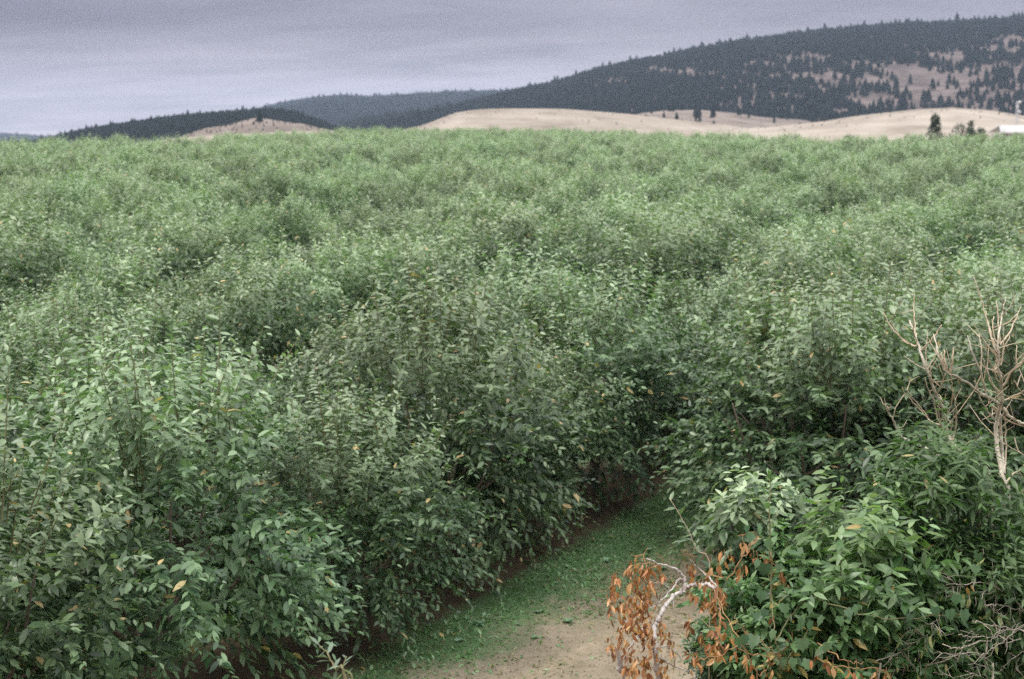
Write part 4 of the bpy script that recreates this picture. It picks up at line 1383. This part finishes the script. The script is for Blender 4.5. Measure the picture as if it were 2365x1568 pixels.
hang_leaves(arch, [(260, 300, 90, 120), (340, 230, 120, 100), (340, 400, 90, 200), (470, 260, 130, 120), (520, 290, 90, 90), (450, 500, 110, 220), (560, 500, 60, 160), (260, 690, 180, 150),
                   (200, 800, 60, 180), (300, 880, 110, 200), (420, 840, 130, 170), (490, 780, 120, 150), (320, 620, 130, 130), (190, 1080, 110, 170), (400, 1000, 130, 170),
                   (520, 1000, 120, 200), (560, 1180, 110, 200), (330, 1390, 150, 140), (250, 1400, 80, 120), (480, 1400, 120, 180), (660, 1400, 90, 200), (520, 1480, 130, 150), (660, 940, 60, 160),
                   (1230, 430, 120, 130), (1330, 520, 120, 130), (1390, 570, 90, 120), (1180, 620, 120, 120), (1000, 520, 90, 60), (1290, 690, 70, 150), (1350, 900, 80, 240), (1330, 1080, 100, 200),
                   (1320, 1240, 130, 150), (1090, 1320, 160, 130), (990, 900, 30, 180), (70, 460, 60, 200), (115, 370, 50, 110), (1050, 270, 120, 110), (60, 1190, 60, 90), (1150, 1090, 60, 60),
                   (760, 1130, 110, 90), (460, 600, 90, 120), (390, 700, 90, 100), (300, 1250, 90, 120), (650, 290, 60, 120), (30, 700, 40, 140)],
            C2, YB, 'dead', 10.5, 0.12, 0.074, 31)

# withered vine with orange leaves running over the shrubs
wv = empty('withered_vine', tuple(to_ground(T(C8, 1000, 1180, 11.6), 0, 1)[0]), 'withered vine with orange leaves draped over the thicket beside the arching dead branch', 'vine')
VST = [[(1000, 1260), (930, 1100), (860, 980), (760, 760), (760, 640)], [(800, 700), (850, 620), (910, 540), (960, 460), (940, 430), (860, 450)], [(640, 1110), (760, 1080), (860, 1030), (960, 1000)],
       [(1040, 560), (1090, 660), (1120, 760), (1130, 850)], [(900, 950), (1010, 1020), (1100, 1110), (1180, 1240)], [(1280, 1080), (1330, 1120), (1440, 1140), (1520, 1145), (1640, 1150)],
       [(860, 1040), (1000, 1080), (1120, 1160), (1180, 1240)], [(1280, 1010), (1380, 1080), (1440, 1105), (1520, 1110)]]
for k, pl in enumerate(VST):
    tube_part('stem', wv, [T(C8, a, b, 11.6) for a, b in pl], 0.006, 0.003, M['orange_twig'], 5, 0.01, 4)
hang_leaves(wv, [(885, 480, 26, 40), (820, 545, 34, 40), (790, 560, 30, 50), (722, 600, 26, 44), (750, 590, 16, 36), (942, 548, 30, 40), (960, 560, 20, 40), (1000, 570, 24, 44), (1030, 575, 18, 50),
                 (1062, 620, 40, 60), (1085, 665, 50, 60), (1112, 700, 40, 50), (1130, 800, 34, 60), (870, 640, 50, 40), (885, 630, 40, 60), (1048, 900, 22, 44), (892, 955, 34, 44), (825, 990, 40, 40),
                 (1145, 1000, 44, 60), (1212, 1000, 20, 24), (1280, 1080, 60, 44), (1360, 1140, 40, 34), (1482, 1150, 22, 70), (1440, 1150, 20, 40), (1330, 1125, 20, 50), (905, 1090, 60, 60), (930, 1140, 60, 60),
                 (850, 1060, 50, 40), (1000, 1180, 60, 50), (1672, 700, 30, 44), (1640, 1172, 24, 40), (1590, 1172, 20, 30), (765, 1010, 34, 70), (745, 1070, 34, 50), (640, 1100, 70, 50), (1085, 1080, 24, 34),
                 (1110, 1090, 24, 34), (1015, 1100, 30, 50), (1660, 860, 18, 30), (1030, 1160, 40, 50)], C8, 11.6, 'dead', 2.6, 0.035, 0.085, 32)

# living vine with big lobed leaves
lvn = empty('climbing_vine', tuple(to_ground(T(C8, 1080, 1180, 11.5), 0, 2)[0]), 'green climbing vine with big lobed leaves hanging over the middle of the thicket', 'vine')
for pl in [[(1090, 1290), (1080, 1100), (1050, 950), (1040, 800), (1020, 640), (1030, 520)], [(1080, 1100), (960, 1010), (860, 900), (850, 860)], [(1060, 1000), (1150, 860), (1240, 760), (1290, 700)],
           [(1080, 1150), (1180, 1020), (1230, 940)], [(1240, 760), (1500, 860), (1800, 870), (1990, 860), (2060, 860)]]:
    tube_part('stem', lvn, [T(C8, a, b, 11.5) for a, b in pl], 0.006, 0.003, M['green_twig'], 5, 0.01, 4)
rr = np.random.default_rng(77)
big = [(1028, 500, 62), (960, 600, 60), (1000, 630, 76), (1045, 690, 80), (1080, 740, 66), (1210, 750, 80), (1290, 715, 70), (1200, 690, 50), (985, 770, 74), (1110, 840, 70), (1140, 830, 40), (1200, 920, 80), (1240, 930, 70),
       (1290, 900, 70), (940, 1010, 84), (900, 1000, 60), (1042, 975, 66), (1205, 1030, 78), (1180, 1010, 60), (1100, 1120, 60), (1150, 1120, 62), (1235, 1130, 76), (1980, 870, 66), (2055, 880, 84), (2112, 630, 60), (2125, 570, 60),
       (1900, 850, 56), (2010, 790, 60), (870, 1010, 60), (1230, 700, 48), (1330, 1040, 60), (1450, 860, 60), (1480, 840, 60), (1560, 900, 60), (1700, 790, 60), (1760, 880, 50), (1550, 860, 60), (930, 460, 60), (980, 420, 66),
       (800, 690, 44), (1400, 900, 56), (1000, 860, 54), (960, 880, 50), (1080, 620, 50), (1150, 760, 56), (1320, 820, 52), (910, 420, 50), (1160, 640, 46)]
for (a, b, sz) in big:
    p = T(C8, a, b, 11.4) - np.array(lvn.location)
    d = unit(np.array([rr.normal(0, 0.45), -0.35 + rr.normal(0, 0.2), -0.85]))
    D_, S_, N_ = leaf_frames(d[None], np.array([rr.normal(0, 0.35)]))
    if N_[0][1] > 0:
        N_, S_ = -N_, -S_
    L_ = sz / (C8[2] * 3283 / 11.4 * 1.0575) * 0.98
    put_leaf(lvn, 'vine', p - d * 0.5 * L_, D_[0], S_[0], N_[0], L_)

# tangle of bare twigs and wilted leaves in the bottom right corner
tg = empty('dry_brushwood', tuple(to_ground(T(C4, 1200, 1500, 12.0), 0, 2)[0]), 'tangle of bare grey twigs with wilted leaves in the bottom right corner', 'brushwood')
TW = [([(400, 725), (480, 660), (560, 600), (650, 575), (780, 555), (900, 560)], 0.010), ([(440, 470), (570, 460), (680, 480), (740, 505), (800, 545), (900, 600)], 0.007),
      ([(1100, 765), (1250, 780), (1400, 800), (1533, 850), (1650, 880)], 0.014), ([(980, 945), (1100, 970), (1250, 1000), (1400, 1030), (1540, 1040)], 0.011),
      ([(830, 1095), (950, 1115), (1100, 1115), (1200, 1110), (1300, 1050), (1365, 1025)], 0.007), ([(660, 1195), (760, 1235), (870, 1240), (1000, 1190), (1100, 1165), (1180, 1160), (1260, 1090), (1330, 1050)], 0.009),
      ([(1190, 1240), (1300, 1180), (1400, 1090), (1540, 975), (1650, 900)], 0.009), ([(470, 1430), (600, 1400), (700, 1370), (800, 1310), (920, 1295), (1050, 1300), (1200, 1400)], 0.010),
      ([(-60, 1380), (100, 1320), (200, 1280), (300, 1220), (400, 1160), (480, 1100)], 0.009), ([(160, 1160), (250, 1100), (340, 1040), (430, 1000), (550, 970), (640, 940)], 0.008),
      ([(340, 1040), (310, 1120), (260, 1220)], 0.007), ([(550, 970), (620, 1030), (660, 1100)], 0.006), ([(1110, 1340), (1125, 1440), (1135, 1600)], 0.009), ([(-40, 1500), (150, 1470), (300, 1470), (480, 1460), (600, 1440)], 0.005),
      ([(1170, 470), (1210, 570), (1235, 690)], 0.011), ([(570, 1290), (700, 1305), (900, 1300), (1110, 1340)], 0.006), ([(1050, 1320), (1100, 1330), (1180, 1250), (1240, 1180)], 0.006),
      ([(1480, 1340), (1440, 1440), (1420, 1560)], 0.006), ([(560, 1500), (700, 1530), (900, 1600)], 0.006), ([(1130, 1180), (1110, 1300), (1110, 1350)], 0.006), ([(1080, 720), (1110, 640), (1200, 560), (1280, 570)], 0.007),
      ([(1480, 760), (1600, 800)], 0.010), ([(20, 1440), (120, 1340), (200, 1290)], 0.005), ([(600, 640), (580, 680), (700, 600), (800, 585)], 0.005), ([(900, 560), (1000, 530), (1160, 545)], 0.008),
      ([(820, 1310), (830, 1390)], 0.008), ([(1250, 1100), (1300, 1140)], 0.006), ([(1500, 1140), (1400, 1170), (1300, 1190)], 0.006), ([(200, 1290), (280, 1350), (320, 1400)], 0.004), ([(1280, 1000), (1300, 900), (1230, 840), (1150, 780)], 0.006),
      ([(900, 1180), (980, 1130), (1050, 1090)], 0.005), ([(1540, 1060), (1470, 1040), (1400, 1030)], 0.010), ([(1600, 1240), (1480, 1300), (1350, 1400), (1240, 1500)], 0.006), ([(900, 1480), (1040, 1530), (1150, 1600)], 0.005)]
for k, (pl, r0) in enumerate(TW):
    _, bp = tube_part('twig', tg, [T(C4, a, b, 11.9) for a, b in pl], r0 * 0.55, r0 * 0.25, M['grey_twig'], 4, 0.006, 5)
    twigs_along(tg, bp, 3, 0.16, 0.0035, M['grey_twig'], 1200 + k, 0.0, 'twig')
feet = [T(C4, 1540, 1040, 11.9), T(C4, 1200, 1400, 11.9), T(C4, 0, 1400, 11.9)]
for k, f in enumerate(feet):
    tube_part('stem', tg, to_ground(f, 0.3, k + 1), 0.02, 0.010, M['grey_twig'], 4)
hang_leaves(tg, [(520, 750, 60, 70), (690, 690, 50, 110), (770, 670, 70, 90), (840, 610, 90, 170), (940, 760, 80, 120), (1110, 800, 60, 70), (1335, 520, 50, 140), (1290, 620, 50, 160), (1200, 850, 100, 130),
                 (1280, 930, 70, 90), (540, 1090, 60, 150), (490, 1180, 50, 120), (465, 1220, 60, 110), (170, 1390, 50, 140), (240, 1460, 40, 150), (415, 1490, 90, 160), (400, 1330, 40, 110), (320, 930, 50, 110),
                 (140, 1080, 90, 60), (80, 1160, 70, 120), (290, 1370, 80, 160), (990, 550, 40, 70), (620, 960, 50, 130), (1010, 760, 40, 80), (1380, 900, 30, 120), (30, 800, 50, 90), (1245, 1190, 30, 90),
                 (1190, 370, 60, 40), (440, 560, 60, 80), (1090, 230, 20, 50), (1480, 850, 30, 70), (560, 820, 70, 60)], C4, 11.9, 'wilted', 1.3, 0.04, 0.10, 33, 'grey_twig')
tgo = empty('withered_vine', tuple(to_ground(T(C4, 30, 1540, 11.7), 0, 2)[0]), 'small patch of orange leaves hanging at the bottom edge left of the twig tangle', 'vine')
tube_part('stem', tgo, to_ground(T(C4, 30, 1540, 11.7), 0, 2)[:2] + [T(C4, 60, 1600, 11.7), T(C4, 30, 1500, 11.7), T(C4, -60, 1450, 11.7)], 0.007, 0.003, M['orange_twig'])
hang_leaves(tgo, [(30, 1530, 70, 60), (100, 1560, 60, 50), (-40, 1500, 60, 50)], C4, 11.7, 'dead', 1.6, 0.03, 0.09, 34)
hang_leaves(tgo, [(130, 540, 70, 110), (95, 860, 50, 90)], C4, 11.9, 'dead', 1.2, 0.02, 0.10, 35)

print('leaf objects', N_LEAF[0], 'objects', len(scene.objects))


# ------------------------------------------------------------------ air
def add_haze(density):
    m, t, out = new_mat('haze_air')
    pv = nd(t, 'ShaderNodeVolumePrincipled')
    pv.inputs['Color'].default_value = (0.62, 0.77, 1.0, 1)
    pv.inputs['Density'].default_value = density
    t.links.new(pv.outputs[0], out.inputs['Volume'])
    b = Mesh()
    b.box((0, 5000, 190), (19000, 13000, 420))
    add('haze', b.mesh('haze', m, False), kind='stuff')


add_haze(8.5e-5)
